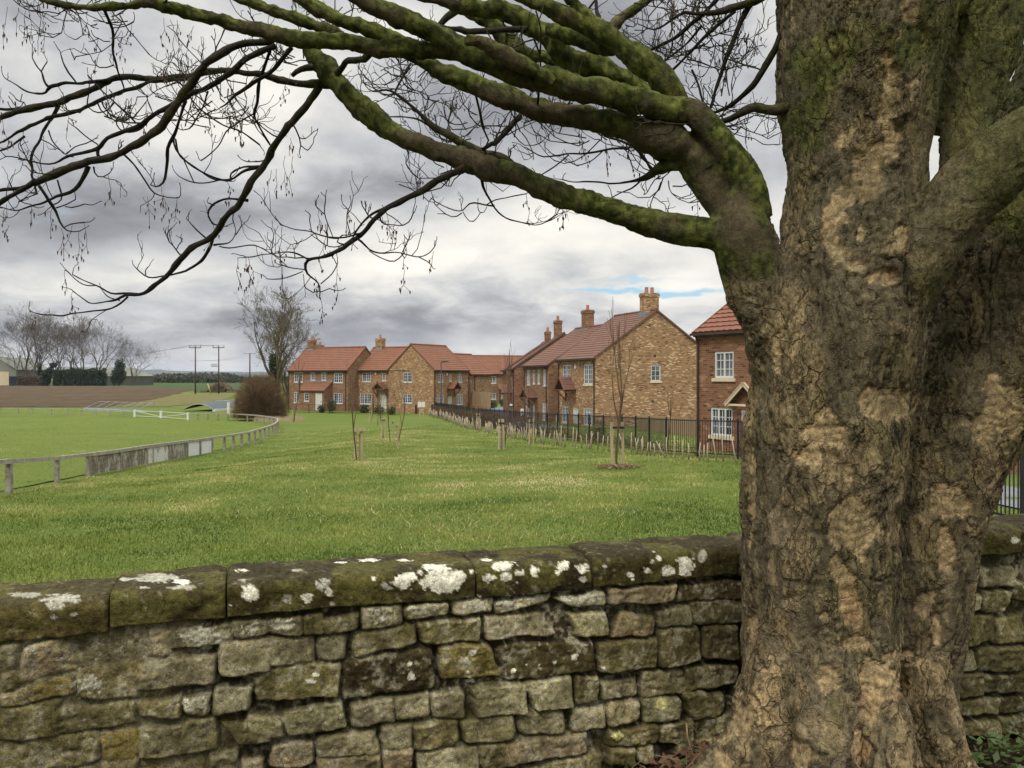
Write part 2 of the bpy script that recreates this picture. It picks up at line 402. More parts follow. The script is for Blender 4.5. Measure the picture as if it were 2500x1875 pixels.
# ------------------------------------------------------------------ stone wall in the foreground
WN = math.hypot(1, WS); WE = np.array((1 / WN, WS / WN, 0)); WO = np.array((WS / WN, -1 / WN, 0)); WB = np.array((WX0, WY0, 0))
def wuz(px, py):
    a = (px - CX) / F; Y = 2.966 / (1 - WS * a)
    return ((a * Y - WX0) * WN, CAMZ - (py - CY) / F * Y)
def wpt(u, d, z): return WB[None] + u[:, None] * WE[None] + d[:, None] * WO[None] + np.stack([u * 0, u * 0, z], 1)
ZO = {'1': (0, 1375, .3015), '2': (600, 1340, .3015), '3': (1180, 1300, .3015), '4': (1500, 1500, .226), '5': (2250, 1050, .497)}
def zpx(z, x, y): a, b, s = ZO[z]; return a + x * s, b + y * s
STN = '''1g 0,660 150,650 110,850 0,880
1b 225,680 505,615 615,840 160,960
1D 590,615 1145,568 1140,745 600,772
1b 1222,548 1400,540 1370,732 1220,738
1g 1420,560 1870,500 1880,640 1420,690
1g 1885,470 2182,455 2180,590 1890,605
1o 0,890 140,870 185,960 0,1060
1y 0,1075 595,925 590,1055 0,1170
1o 640,860 1120,800 1140,1085 640,1090
1g 1140,830 1750,745 1740,985 1150,1015
1g 1760,640 2210,615 2200,880 1800,905
1o 0,1190 475,1110 475,1395 0,1445
1o 490,1190 1092,1125 1100,1280 490,1372
1o 1120,1130 1450,1090 1440,1255 1150,1240
1g 1462,1110 1705,1065 1695,1225 1480,1225
1g 1730,1015 2045,990 2020,1185 1730,1232
1o 0,1460 792,1365 775,1610 0,1730
1y 810,1375 1120,1335 1112,1590 822,1612
1g 1130,1345 1480,1295 1470,1560 1130,1590
1g 1490,1280 1745,1250 1750,1505 1480,1545
1o 1780,1290 2210,1240 2200,1455 1930,1465
1b 800,1620 1120,1600 1110,1800 800,1800
1b 1150,1608 1655,1578 1650,1800 1150,1800
1g 1700,1560 1930,1530 1930,1790 1700,1800
1b 1950,1600 2142,1588 2132,1800 1940,1800
1o 0,1740 770,1640 770,1800 0,1850
2g 205,568 465,540 465,692 205,708
2o 480,558 622,530 612,682 480,697
2o 632,570 900,530 890,645 625,685
2g 930,480 1265,455 1262,612 930,655
2g 1285,463 1640,428 1640,545 1290,588
2g 1660,418 2010,386 2005,515 1680,552
3g 95,565 575,490 560,560 110,665
2g 0,750 540,722 560,930 0,965
2g 570,720 818,680 812,882 592,922
2o 848,678 1372,618 1382,782 900,885
2o 1388,618 1892,566 1897,742 1430,784
3g 10,690 485,658 595,830 30,862
3g 700,650 990,648 1010,832 750,842
3b 1105,650 1392,700 1382,825 1030,852
3g 1408,640 1692,598 1692,752 1420,772
3d 1700,590 2110,535 2110,725 1720,748
3g 590,540 980,478 982,582 700,595
3b 1008,448 1592,425 1555,562 1020,588
3D 1610,440 2110,395 2110,535 1600,575
2o 60,1005 765,925 752,1178 90,1240
2D 788,898 1505,815 1545,1145 800,1218
2y 1568,798 1962,768 2072,1035 1580,1065
3D 108,920 885,888 905,1115 178,1205
3o 928,898 1402,848 1402,1095 938,1135
3d 1408,788 1745,758 1772,1055 1418,1095
3d 1785,768 2060,755 2060,1018 1788,1025
2g 315,1335 772,1235 802,1435 338,1515
2g 858,1258 1212,1218 1222,1415 868,1455
2g 1222,1218 1492,1168 1502,1362 1238,1392
2g 1518,1178 1765,1158 1782,1385 1528,1375
2g 1828,1128 2275,1095 2285,1335 1868,1365
3g 348,1218 705,1165 732,1395 428,1435
3o 748,1165 932,1165 932,1375 758,1395
3g 955,1218 1245,1178 1262,1325 978,1375
3g 1278,1128 1622,1115 1655,1292 1288,1345
3d 1638,1108 2060,1055 2060,1215 1658,1295
2g 0,1340 308,1355 308,1535 0,1545
2g 595,1528 1045,1485 1072,1655 600,1695
2g 1108,1465 1345,1425 1342,1605 1110,1635
2o 1365,1418 1735,1388 1712,1605 1378,1645
2g 1748,1398 2172,1345 2172,1545 1768,1575
3g 285,1468 655,1445 655,1635 298,1655
3g 718,1428 1002,1418 1002,1595 718,1615
3b 1008,1398 1265,1365 1262,1535 1028,1575
3g 1285,1348 1592,1335 1592,1505 1308,1565
3o 1608,1298 1945,1285 1932,1475 1698,1525
3g 0,1528 255,1488 252,1655 0,1675
4o -60,1290 472,1205 472,1405 -60,1435
4o 488,1208 862,1135 872,1385 488,1405
4d 878,1158 1135,1085 1100,1305 888,1395
4o -60,1450 250,1435 250,1660 -60,1660
4o 270,1440 440,1425 440,1600 280,1610
2b 200,1605 560,1560 560,1760 200,1790
2b 600,1700 1080,1665 1080,1840 600,1850
2b 1110,1645 1350,1615 1350,1830 1110,1840
2g 1380,1655 1880,1590 1880,1800 1400,1830
2o 1890,1600 2110,1575 2110,1780 1900,1790
5g 285,690 452,668 455,762 298,772
5g 235,818 292,800 282,882 235,892
5o 296,800 432,788 402,888 296,892
5o 212,918 352,908 352,1042 215,1062
5o 366,928 508,918 508,1042 368,1047
5g 175,1090 267,1078 267,1182 175,1192
5o 280,1078 495,1058 495,1172 278,1192
5o 175,1208 302,1198 302,1302 175,1312
5d 310,1208 508,1188 508,1292 308,1292
5o 165,1328 395,1318 392,1402 165,1407
5d 402,1318 508,1308 508,1392 400,1392
5o 165,1438 392,1428 392,1512 165,1502
5d 400,1418 508,1408 508,1502 400,1502'''
LICH = '''2 45,350,50,60 620,285,70,50,g 675,350,35,35 335,400,40,45,s 500,400,50,38 700,445,20,15,g 1035,240,22,18 1140,300,60,40,s 1270,270,70,60 1350,230,40,30 1560,250,170,80 1700,230,80,80 1620,310,120,50 1510,145,105,24 1005,92,80,14 765,110,50,6 1275,92,60,11 1830,185,22,18 1945,90,50,12 415,170,50,12,g 1325,930,28,20 1340,1030,28,32 1420,958,22,10,s 560,1020,35,20 530,1072,42,24 1835,845,28,28 1780,930,40,50,s 1815,1065,35,18 1790,1000,30,20 2168,988,15,18 1100,540,110,70,s 310,610,110,70,s 1400,500,110,40,s 1850,450,140,60,s 90,640,80,60,s 2130,440,100,50,s
3 170,270,115,35 50,370,60,35 185,355,50,35 295,325,45,30 410,310,45,45 645,265,55,45 605,325,18,20 785,295,60,35 810,380,40,20,g 985,275,22,20 1190,345,28,28 1210,380,15,12 1328,310,30,28 1370,235,22,20 1425,210,20,22 1385,158,20,6 1490,310,60,45 1640,270,60,70 1585,225,25,22 1640,330,50,25 1775,190,35,50,g 270,403,10,10 735,1008,30,25 573,1050,20,22 243,1120,18,18 450,1075,8,8 347,1068,8,6 975,1098,14,14 400,530,150,40,s 800,540,160,50,s 1440,1390,50,40,y
1 210,255,140,22,g 500,285,150,35,g 1260,120,180,34,g 1020,130,55,15,g 1475,152,80,18 1450,195,120,18,g 1160,198,45,10,g 1955,58,60,9 1955,138,38,10,g 455,340,70,35,g 2030,235,62,60 1970,190,15,12 1875,337,12,16 440,440,30,25,g 600,418,20,12,g 1650,590,220,80,s 2050,540,110,60,s 1580,1150,110,60,s 700,1000,130,90,s 250,700,60,40,s
4 60,1310,70,40,y 520,970,50,40,y
5 462,543,20,16'''
def parse_lich():
    out = []
    for ln in LICH.split('\n'):
        z, *it = ln.split()
        for t in it:
            q = t.split(','); x, y, rx_, ry_ = map(float, q[:4]); s = ZO[z][2]
            a, b = zpx(z, x, y); out.append((a, b, rx_ * s, ry_ * s, q[4] if len(q) > 4 else 'w'))
    return out
LI = parse_lich()
def lichen(V, facing):
    """white, grey and yellow lichen cover (0..1) of points on the wall, patches where the photograph has them"""
    px = CX + V[:, 0] / V[:, 1] * F; py = CY - (V[:, 2] - CAMZ) / V[:, 1] * F
    n = fbm(V * 34, 4, 61) - .5; n2 = fbm(V * 95, 3, 67) - .5
    W = np.zeros(len(V)); Gr = W.copy(); Ye = W.copy()
    for (a, b, rx_, ry_, k) in LI:
        d = np.sqrt(((px - a) / rx_) ** 2 + ((py - b) / ry_) ** 2)
        if k == 's': m = sst(.18, .02, d - .62 - n2 * 2.2 - n * 1.3) * .75 * (d < 1.5)
        else: m = sst(.10, -.03, d - .90 - n * 1.1 - n2 * 1.25)
        m = m * facing
        if k == 'g' or k == 's': Gr = np.maximum(Gr, m)
        elif k == 'y': Ye = np.maximum(Ye, m)
        else: W = np.maximum(W, m)
    return W, Gr, Ye
PAL = {'g': (.200, .178, .098), 'o': (.126, .106, .044), 'd': (.072, .060, .024), 'D': (.046, .034, .014), 'b': (.225, .180, .096), 'y': (.172, .138, .042)}
def stone_mat():
    m, nt, b = new_mat('lichened_stone', .92, .15); v = objco(nt)
    a = nd(nt, 'Attribute', attribute_name='tone').outputs['Color']
    f1 = noise(nt, v, 60, 6, .7); f2 = noise(nt, v, 190, 3, .7); f3 = noise(nt, v, 14, 5, .65)
    c = mixc(nt, .95, a, mixc(nt, ramp(nt, f1, .32, .68), (.32, .31, .28, 1), (1.75, 1.72, 1.62, 1)), 'MULTIPLY')
    c = mixc(nt, mth(nt, 'MULTIPLY', ramp(nt, f2, .55, .64), .62), c, mixc(nt, 1.0, a, (2.5, 2.5, 2.55, 1), 'MULTIPLY'))
    c = mixc(nt, mth(nt, 'MULTIPLY', ramp(nt, mth(nt, 'ADD', mth(nt, 'MULTIPLY', f3, .6), mth(nt, 'MULTIPLY', f1, .4)), .53, .62), .55), c, (.075, .066, .022, 1))
    nt.links.new(c, b.inputs['Base Color'])
    bump(nt, b, mth(nt, 'ADD', mth(nt, 'MULTIPLY', f1, .8), mth(nt, 'MULTIPLY', f2, .5)), .9, .008)
    return m
M['stone'] = stone_mat()

wall = empty('stone_wall', tuple(WB + np.array((0, 0, 1.85))), 0, 'low old lichen-spotted stone wall running behind the big tree trunk', 'wall')
def wall_child(o):
    o.parent = wall; o.location = tuple(-np.array(wall.location)); return o
def masonry():
    du = .0042 if not QUICK else .012
    us = np.arange(-2.6, 5.0, du); zs = np.arange(1.66, 2.738, du); nu, nz = len(us), len(zs)
    U, Z = np.meshgrid(us, zs, indexing='ij')
    q = np.stack([U.ravel(), Z.ravel(), np.zeros(U.size)], 1)
    wu = (U + (fbm(q * 14, 3, 1).reshape(U.shape) - .5) * .022 + (fbm(q * 45, 2, 8).reshape(U.shape) - .5) * .004)
    wz = (Z + (fbm(q * 14, 3, 21).reshape(U.shape) - .5) * .022 + (fbm(q * 45, 2, 28).reshape(U.shape) - .5) * .004)
    rel = (fbm(q * 9, 5, 41).reshape(U.shape) - .5)
    rl2 = np.abs(fbm(q * 30, 4, 45).reshape(U.shape) - .5) * 2
    flush = sst(wuz(640, 1600)[0], wuz(470, 1600)[0], U + (fbm(q * 4, 3, 90).reshape(U.shape) - .5) * .9)
    H = -.036 + .026 * flush + rel * (.012 + .018 * flush)
    col = np.empty(U.shape + (3,)); deep = np.array((.036, .028, .015)); mort = np.array((.130, .112, .060))
    col[:] = deep + (mort - deep) * flush[..., None]
    cov = np.zeros(U.shape, bool); g = np.random.default_rng(5)
    def put(pts, cls, chk=False):
        nonlocal H
        p = np.array(pts); lo = p.min(0) - .03; hi = p.max(0) + .03
        i0, i1 = np.searchsorted(us, (lo[0], hi[0])); j0, j1 = np.searchsorted(zs, (lo[1], hi[1]))
        if i1 <= i0 or j1 <= j0: return
        sl = (slice(i0, i1), slice(j0, j1)); a, b = wu[sl], wz[sl]
        ds = []
        for k in range(4):
            A, B = p[k], p[(k + 1) % 4]; e = B - A; n = np.array((e[1], -e[0])) / (np.hypot(*e) + 1e-9)
            ds.append((a - A[0]) * n[0] + (b - A[1]) * n[1])
        ds = np.array(ds)
        c = p.mean(0)
        if (c[0] - p[0][0]) * (p[1] - p[0])[1] - (c[1] - p[0][1]) * (p[1] - p[0])[0] < 0: ds = -ds
        d = -np.log(np.exp(-ds * 190).sum(0)) / 190 + g.uniform(.0045, .0095)
        ins = d > 0
        if chk and (cov[sl] & ins).sum() > .12 * max(1, ins.sum()): return
        cov[sl] |= d > .004
        r = g.uniform(.010, .018); t = np.clip(d / r, 0, 1); prof = np.clip(1 - (1 - t) ** 2, 0, 1) ** .7
        top = g.uniform(-.004, .012) + ((a - c[0]) * g.normal(0, .045) + (b - c[1]) * g.normal(0, .09)) + rel[sl] * g.uniform(.03, .055) + rl2[sl] * .012
        if cls == 'D' and c[0] < .6: top = top - .022
        base = -.036 + .026 * flush[sl]
        h = base + (top - base) * prof; h = np.where(ins, h, -1)
        m = h > H[sl]
        H[sl] = np.where(m, h, H[sl])
        cc = np.array(PAL[cls]) * g.uniform(.86, 1.14) * np.array((1, g.uniform(.97, 1.03), g.uniform(.9, 1.08)))
        k = (sst(0, .010, d) * m)[..., None]
        col[sl] = col[sl] * (1 - k) + cc * k
    for ln in STN.split('\n'):
        h, *pp = ln.split(); put([wuz(*zpx(h[0], *map(float, t.split(',')))) for t in pp], h[1])
    z = 2.70
    while z > 1.66:
        hh = g.uniform(.085, .13); u = -2.6 - g.random() * .2
        while u < 5:
            w = g.uniform(.13, .34); dz = g.normal(0, .004)
            put([(u, z + dz), (u + w - .012, z - dz), (u + w - .012, z - hh + .012), (u, z - hh + .012 + dz)], g.choice(list('ggooodbb')), True); u += w
        z -= hh
    # cracks and crumbled hollows
    V = wpt(U.ravel(), H.ravel(), Z.ravel()); V = V + 0
    c2 = col.reshape(-1, 3); n = fbm(q * 22, 5, 51)[:, None]; n3 = fbm(q * 70, 3, 55)[:, None]
    c2 = c2 * (.30 + 1.4 * n)
    gl = sst(.50, .62, n3[:, 0] * .55 + n[:, 0] * .45)[:, None] * .6; c2 = c2 * (1 - gl) + np.array((.30, .28, .20)) * gl * (.6 + .5 * n3)
    low = fbm(q * 2.3, 3, 71)[:, None]; c2 = c2 * (.42 + 1.16 * low); dm = sst(.52, .64, fbm(q * 6.5, 5, 75))[:, None] * .55; c2 = c2 * (1 - dm) + np.array((.058, .050, .018)) * (.6 + .8 * n3) * dm
    W, Gr, Ye = lichen(V, np.ones(len(V)))
    for m_, cc in ((Gr, (.40, .39, .30)), (Ye, (.42, .40, .16)), (W, (.56, .54, .43))):
        m_ = m_[:, None]; c2 = c2 * (1 - m_) + np.array(cc) * (.85 + .3 * n3) * m_
    V = V + (WO[None] * ((W + .6 * Gr) * .003)[:, None])
    a = (np.arange(nu - 1)[:, None] * nz + np.arange(nz - 1)[None]).ravel()
    o = mesh_np('masonry', V, np.stack([a, a + nz, a + nz + 1, a + 1], 1), M['stone'], attrs={'tone': c2})
    wall_child(o)
    # plain rear face and core of the wall
    mb = MB(); e0, e1 = WB + WE * -2.6, WB + WE * 4.99
    bk = -WO * .27
    for A, B in ((e0 + bk, e1 + bk),):
        mb.quad(B + (0, 0, 1.0), A + (0, 0, 1.0), A + (0, 0, 2.74), B + (0, 0, 2.74))
    mb.quad(e0 + (0, 0, 1.0), e0 + bk + (0, 0, 1.0), e0 + bk + (0, 0, 2.735), e0 + (0, 0, 2.735)); mb.quad(e1 + bk + (0, 0, 1.0), e1 + (0, 0, 1.0), e1 + (0, 0, 2.735), e1 + bk + (0, 0, 2.735))
    o = mb.build('rear_face', simple('rear_stone', (.2, .185, .13), (.09, .08, .045), 9, .95, .1, .6)); wall_child(o)
masonry()

def coping():
    U = [wuz(p, y)[0] for p, y in ((268, 1500), (552, 1480), (1161, 1420), (1448, 1390))]
    cuts = [-2.6, -1.75, -.95, -.32] + U + [U[-1] + .62, U[-1] + 1.2, wuz(2490, 1320)[0], wuz(2490, 1320)[0] + .7, wuz(2490, 1320)[0] + 1.4]
    g = np.random.default_rng(12)
    prof = [(-.275, 2.722), (-.28, 2.80)]
    for t in np.linspace(0, 1, 5): prof.append((-.28 + .03 * t ** 1.5, 2.80 + .034 * (1 - (1 - t) ** 2)))
    for t in np.linspace(.06, 1, 30): prof.append((-.25 + .215 * t, 2.834 + .004 * math.sin(t * 3)))
    for t in np.linspace(.1, 1, 10): prof.append((-.035 + .052 * math.sin(t * 1.57), 2.834 - .045 * (1 - math.cos(t * 1.57))))
    for t in np.linspace(.06, 1, 16): prof.append((.017 - .004 * t, 2.789 - .067 * t))
    prof += [(-.03, 2.712)]
    pr = np.array(prof); m = len(pr)
    cls = ['d', 'o', 'd', 'o', 'd', 'd', 'D', 'd', 'd', 'o', 'd', 'd', 'o']
    for i in range(len(cuts) - 1):
        a, b = cuts[i] + .002, cuts[i + 1] - .002; us = np.arange(a, b, .006 if not QUICK else .02); us = np.append(us, b); n = len(us)
        e = np.minimum(us - a, b - us); rd = .011 * (1 - np.sqrt(np.clip(1 - (1 - np.clip(e / .011, 0, 1)) ** 2, 0, 1)))
        dz, dd, ti, tj = g.normal(0, .005), g.normal(0, .006), g.normal(0, .006), g.normal(0, .006)
        uu = np.repeat(us[:, None], m, 1); t = (uu - a) / (b - a) - .5
        cen = np.array((-.13, 2.77)); dirv = pr - cen; dl = np.linalg.norm(dirv, axis=1)[:, None]; dn = dirv / dl
        q = np.stack([uu.ravel(), np.tile(pr[:, 0], n), np.tile(pr[:, 1], n)], 1) + i * 7.7
        nz = (fbm(q * 5, 4, 3) - .5) * .038 + (fbm(q * 26, 4, 13) - .5) * .018 - .010 * sst(.58, .7, fbm(q * 9, 3, 23))
        nz = nz.reshape(n, m) - rd[:, None]
        D = pr[None, :, 0] + dn[None, :, 0] * nz + dd + tj * t; Z = pr[None, :, 1] + dn[None, :, 1] * nz + dz + ti * t
        V = wpt(uu.ravel(), D.ravel(), Z.ravel())
        tone = np.array(PAL[cls[i]]) * np.array((.52, .50, .36)); n1 = fbm(q * 20, 5, 31)[:, None]; n2 = fbm(q * 4, 3, 37)[:, None]; n3 = fbm(q * 75, 3, 33)[:, None]
        c = tone * (.55 + .9 * n1) * (.7 + .6 * n2)
        top = sst(2.805, 2.83, np.tile(pr[:, 1], n))[:, None]
        c = c * (1 - top * .55) + np.array((.034, .028, .016)) * (.6 + .8 * n1) * top * .55
        mo = sst(.5, .62, fbm(q * 7, 4, 81))[:, None] * .6; c = c * (1 - mo) + np.array((.090, .084, .020)) * mo
        sp = sst(.60, .68, n3[:, 0] * .6 + n1[:, 0] * .4)[:, None] * .5; c = c * (1 - sp) + np.array((.19, .18, .12)) * sp
        W, Gr, Ye = lichen(V, np.tile(((np.arange(m) > 6)).astype(float), n))
        for m_, cc in ((Gr, (.32, .31, .25)), (W, (.60, .58, .47))):
            m_ = m_[:, None]; c = c * (1 - m_) + np.array(cc) * (.85 + .3 * n3) * m_
        k = (np.arange(n - 1)[:, None] * m + np.arange(m)[None]); k2 = (np.arange(n - 1)[:, None] * m + ((np.arange(m) + 1) % m)[None])
        FA = np.stack([k, k + m, k2 + m, k2], -1).reshape(-1, 4)
        o = mesh_np('coping_stone', V, [FA, np.arange(m)[None, :], (np.arange(m)[None, ::-1] + (n - 1) * m)], M['stone'], attrs={'tone': c})
        wall_child(o)
coping()
# ------------------------------------------------------------------ the big sycamore
BZ = {'1': (0, 0, .2893), '2': (600, 0, .2893), '3': (1200, 0, .2893), '4': (0, 380, .2893), '5': (560, 320, .2893), '6': (1180, 280, .2893), '7': (1650, 938, .5648), '8': (1650, 0, .5655), 'f': (0, 0, 1.0)}
def trace(s):
    """'zone Y0 Y1 | x,y,r ...' ('>z' switches the zone) -> points (x,y,z,r) in the world"""
    hd, body = s.split('|'); h = hd.split(); z = h[0]; Y0, Y1 = float(h[1]), float(h[2]); px = []
    for t in body.split():
        if t[0] == '>': z = t[1]; continue
        a, b, k = BZ[z]; q = list(map(float, t.split(','))); px.append((a + q[0] * k, b + q[1] * k, q[2] * k))
    L = [0]
    for i in range(1, len(px)): L.append(L[-1] + math.hypot(px[i][0] - px[i - 1][0], px[i][1] - px[i - 1][1]))
    out = []
    for (x, y, r), l in zip(px, L):
        Y = Y0 + (Y1 - Y0) * l / max(L[-1], 1e-6); out.append((*P(x, y, Y), r / F * Y))
    return np.array(out)
TRUNK = ['f 3.06 2.98 | 1965,2120,300 1972,1950,240 1980,1850,212 1985,1740,196 1992,1600,194 1998,1450,188 2002,1300,186 2010,1100,186 2020,950,190 2036,820,198 2060,700,182 2078,600,172 2088,500,164 2092,400,158 2095,330,166 2100,200,188 2110,60,206 2118,-80,214 2125,-300,205 2140,-600,190 2150,-1000,160',
         'f 3.22 3.3 | 2225,2080,160 2225,1900,112 2226,1760,102 2236,1600,100 2256,1450,106 2286,1280,114 2330,1100,126 2384,930,142 2440,740,150 2490,560,150 2560,380,150 2650,160,140 2760,-100,120',
         '8 2.95 2.62 | 760,1600,140 850,1450,155 950,1270,150 1085,1050,142 1215,880,144 1350,745,152 1530,620,160 1780,450,165 2100,250,150',
         '8 3.05 3.05 | 1130,580,40 1165,450,90 1220,250,140 1270,20,160 1310,-250,150', '8 2.95 3.0 | 1150,1000,80 1222,800,88 1255,580,96 1325,300,108 1400,60,116 1480,-220,116 1560,-600,110',
         'f 2.98 2.95 | 1960,980,110 1915,860,88 1868,750,78 1842,675,76 1824,612,78 1808,560,70 1792,510,48 1780,465,22',
         '3 2.95 2.95 | 2225,1850,140 2175,1620,148 2080,1430,142 1965,1255,122 1830,1080,112 1720,960,107 1600,915,102 1450,903,97 1300,868,90 1100,805,70 980,780,36',
         '6 2.97 2.98 | 2200,1150,150 2080,1040,150 1900,1000,140 1720,975,125 1560,948,109 1400,912,101 1250,866,90 1080,806,68 960,768,36',
         '6 3.0 3.05 | 2100,900,130 1980,700,150 1860,480,158 1740,320,147 1640,262,138 1569,232,130 1449,172,115 1269,117,94 1069,72,50',
         # root flare
         'f 2.95 2.75 | 1965,1500,80 1900,1690,80 1838,1810,70 1760,1900,66 1665,2000,58',
         'f 2.9 2.62 | 2010,1450,60 2030,1650,70 2010,1850,75 1990,2050,80', 'f 2.85 2.6 | 2110,1500,50 2140,1680,58 2180,1850,66 2210,2050,70',
         'f 2.95 2.7 | 1900,1500,60 1890,1700,60 1880,1900,80 1860,2100,90', 'f 3.1 2.95 | 2250,1600,60 2290,1780,60 2330,1900,70 2400,2060,70']
LIMBS = [('limb', '3 2.95 2.70 | 1720,960,108 1600,918,104 1450,905,102 1300,868,104 1100,805,104 900,765,108 700,742,110 500,695,112 300,640,108 100,575,100 0,535,96 >2 1900,455,100 1700,330,96 1500,235,93 1300,145,90 1100,55,86 950,-30,82 700,-170,75 300,-360,60'),
         ('limb', '3 2.80 2.72 | 520,690,60 400,610,64 260,545,72 100,455,70 0,400,64 >2 2000,370,56 1930,345,46 1850,350,36'),
         ('limb', '6 3.0 3.02 | 1860,480,150 1740,320,146 >3 1500,1200,140 1380,1140,128 1200,1085,114 1000,1040,106 800,1000,100 600,962,96 400,922,94 200,855,90 0,775,85 >2 1850,680,76 1650,600,70 1500,520,62 1330,440,56'),
         ('limb', '2 2.84 2.78 | 2050,560,56 1900,490,60 1700,445,66 1500,425,70 1300,410,72 1100,412,72 900,365,68 700,345,66 500,335,66 300,292,62 100,252,60 0,240,56 >1 1900,190,52 1700,135,52 1500,85,56 1350,50,54 1220,25,40 1100,48,26 900,55,25 700,60,25 550,40,22 400,12,18 280,-40,14'),
         ('limb', '2 3.1 3.1 | 1520,420,34 1400,355,40 1250,315,46 1000,235,54 800,165,56 600,75,60 430,-40,60 200,-200,50'),
         ('limb', '2 3.02 3.02 | 820,290,36 680,250,46 500,190,52 300,110,54 100,45,48 -60,-20,42 -300,-120,30'),
         ('limb', '3 3.0 3.05 | 1640,900,95 1500,740,112 1400,610,122 1270,510,118 1100,395,98 900,258,88 700,160,82 500,75,72 330,-10,66 100,-120,56'),
         ('limb', '3 3.02 3.02 | 900,258,66 820,170,62 740,70,52 650,-20,46 540,-120,40'),
         ('limb', '3 3.28 3.32 | 1420,850,70 1280,765,74 1130,680,78 950,600,82 750,530,82 600,440,86 500,330,88 350,215,78 200,135,68 50,75,66 >2 2000,75,60 1800,25,56 1600,-10,50 1450,-40,40'),
         ('limb', '3 3.08 3.22 | 1060,400,56 980,410,60 880,385,66 720,310,66 580,262,58 480,235,50'),
         ('limb', '3 3.6 3.6 | 700,590,42 600,550,46 450,480,46 320,455,52 200,395,74 80,275,72 0,180,62 >2 1960,140,56 1800,50,46 1600,-60,40'),
         ('limb', '6 2.98 3.32 | 1720,975,126 1560,948,112 1400,912,108 1250,866,106 1080,806,104 900,745,100 700,700,106 500,620,98 300,530,92 100,470,95 >2 1990,1395,96 1800,1335,90 1600,1268,82 1400,1188,76 1200,1078,76 1050,960,76 900,850,73 780,725,78 690,600,76 610,490,70 560,420,60 520,340,54'),
         ('limb', '3 3.4 3.5 | 960,330,44 1000,285,46 1040,210,42 1130,120,38 1260,50,32 1340,-20,28 1420,-100,24')]
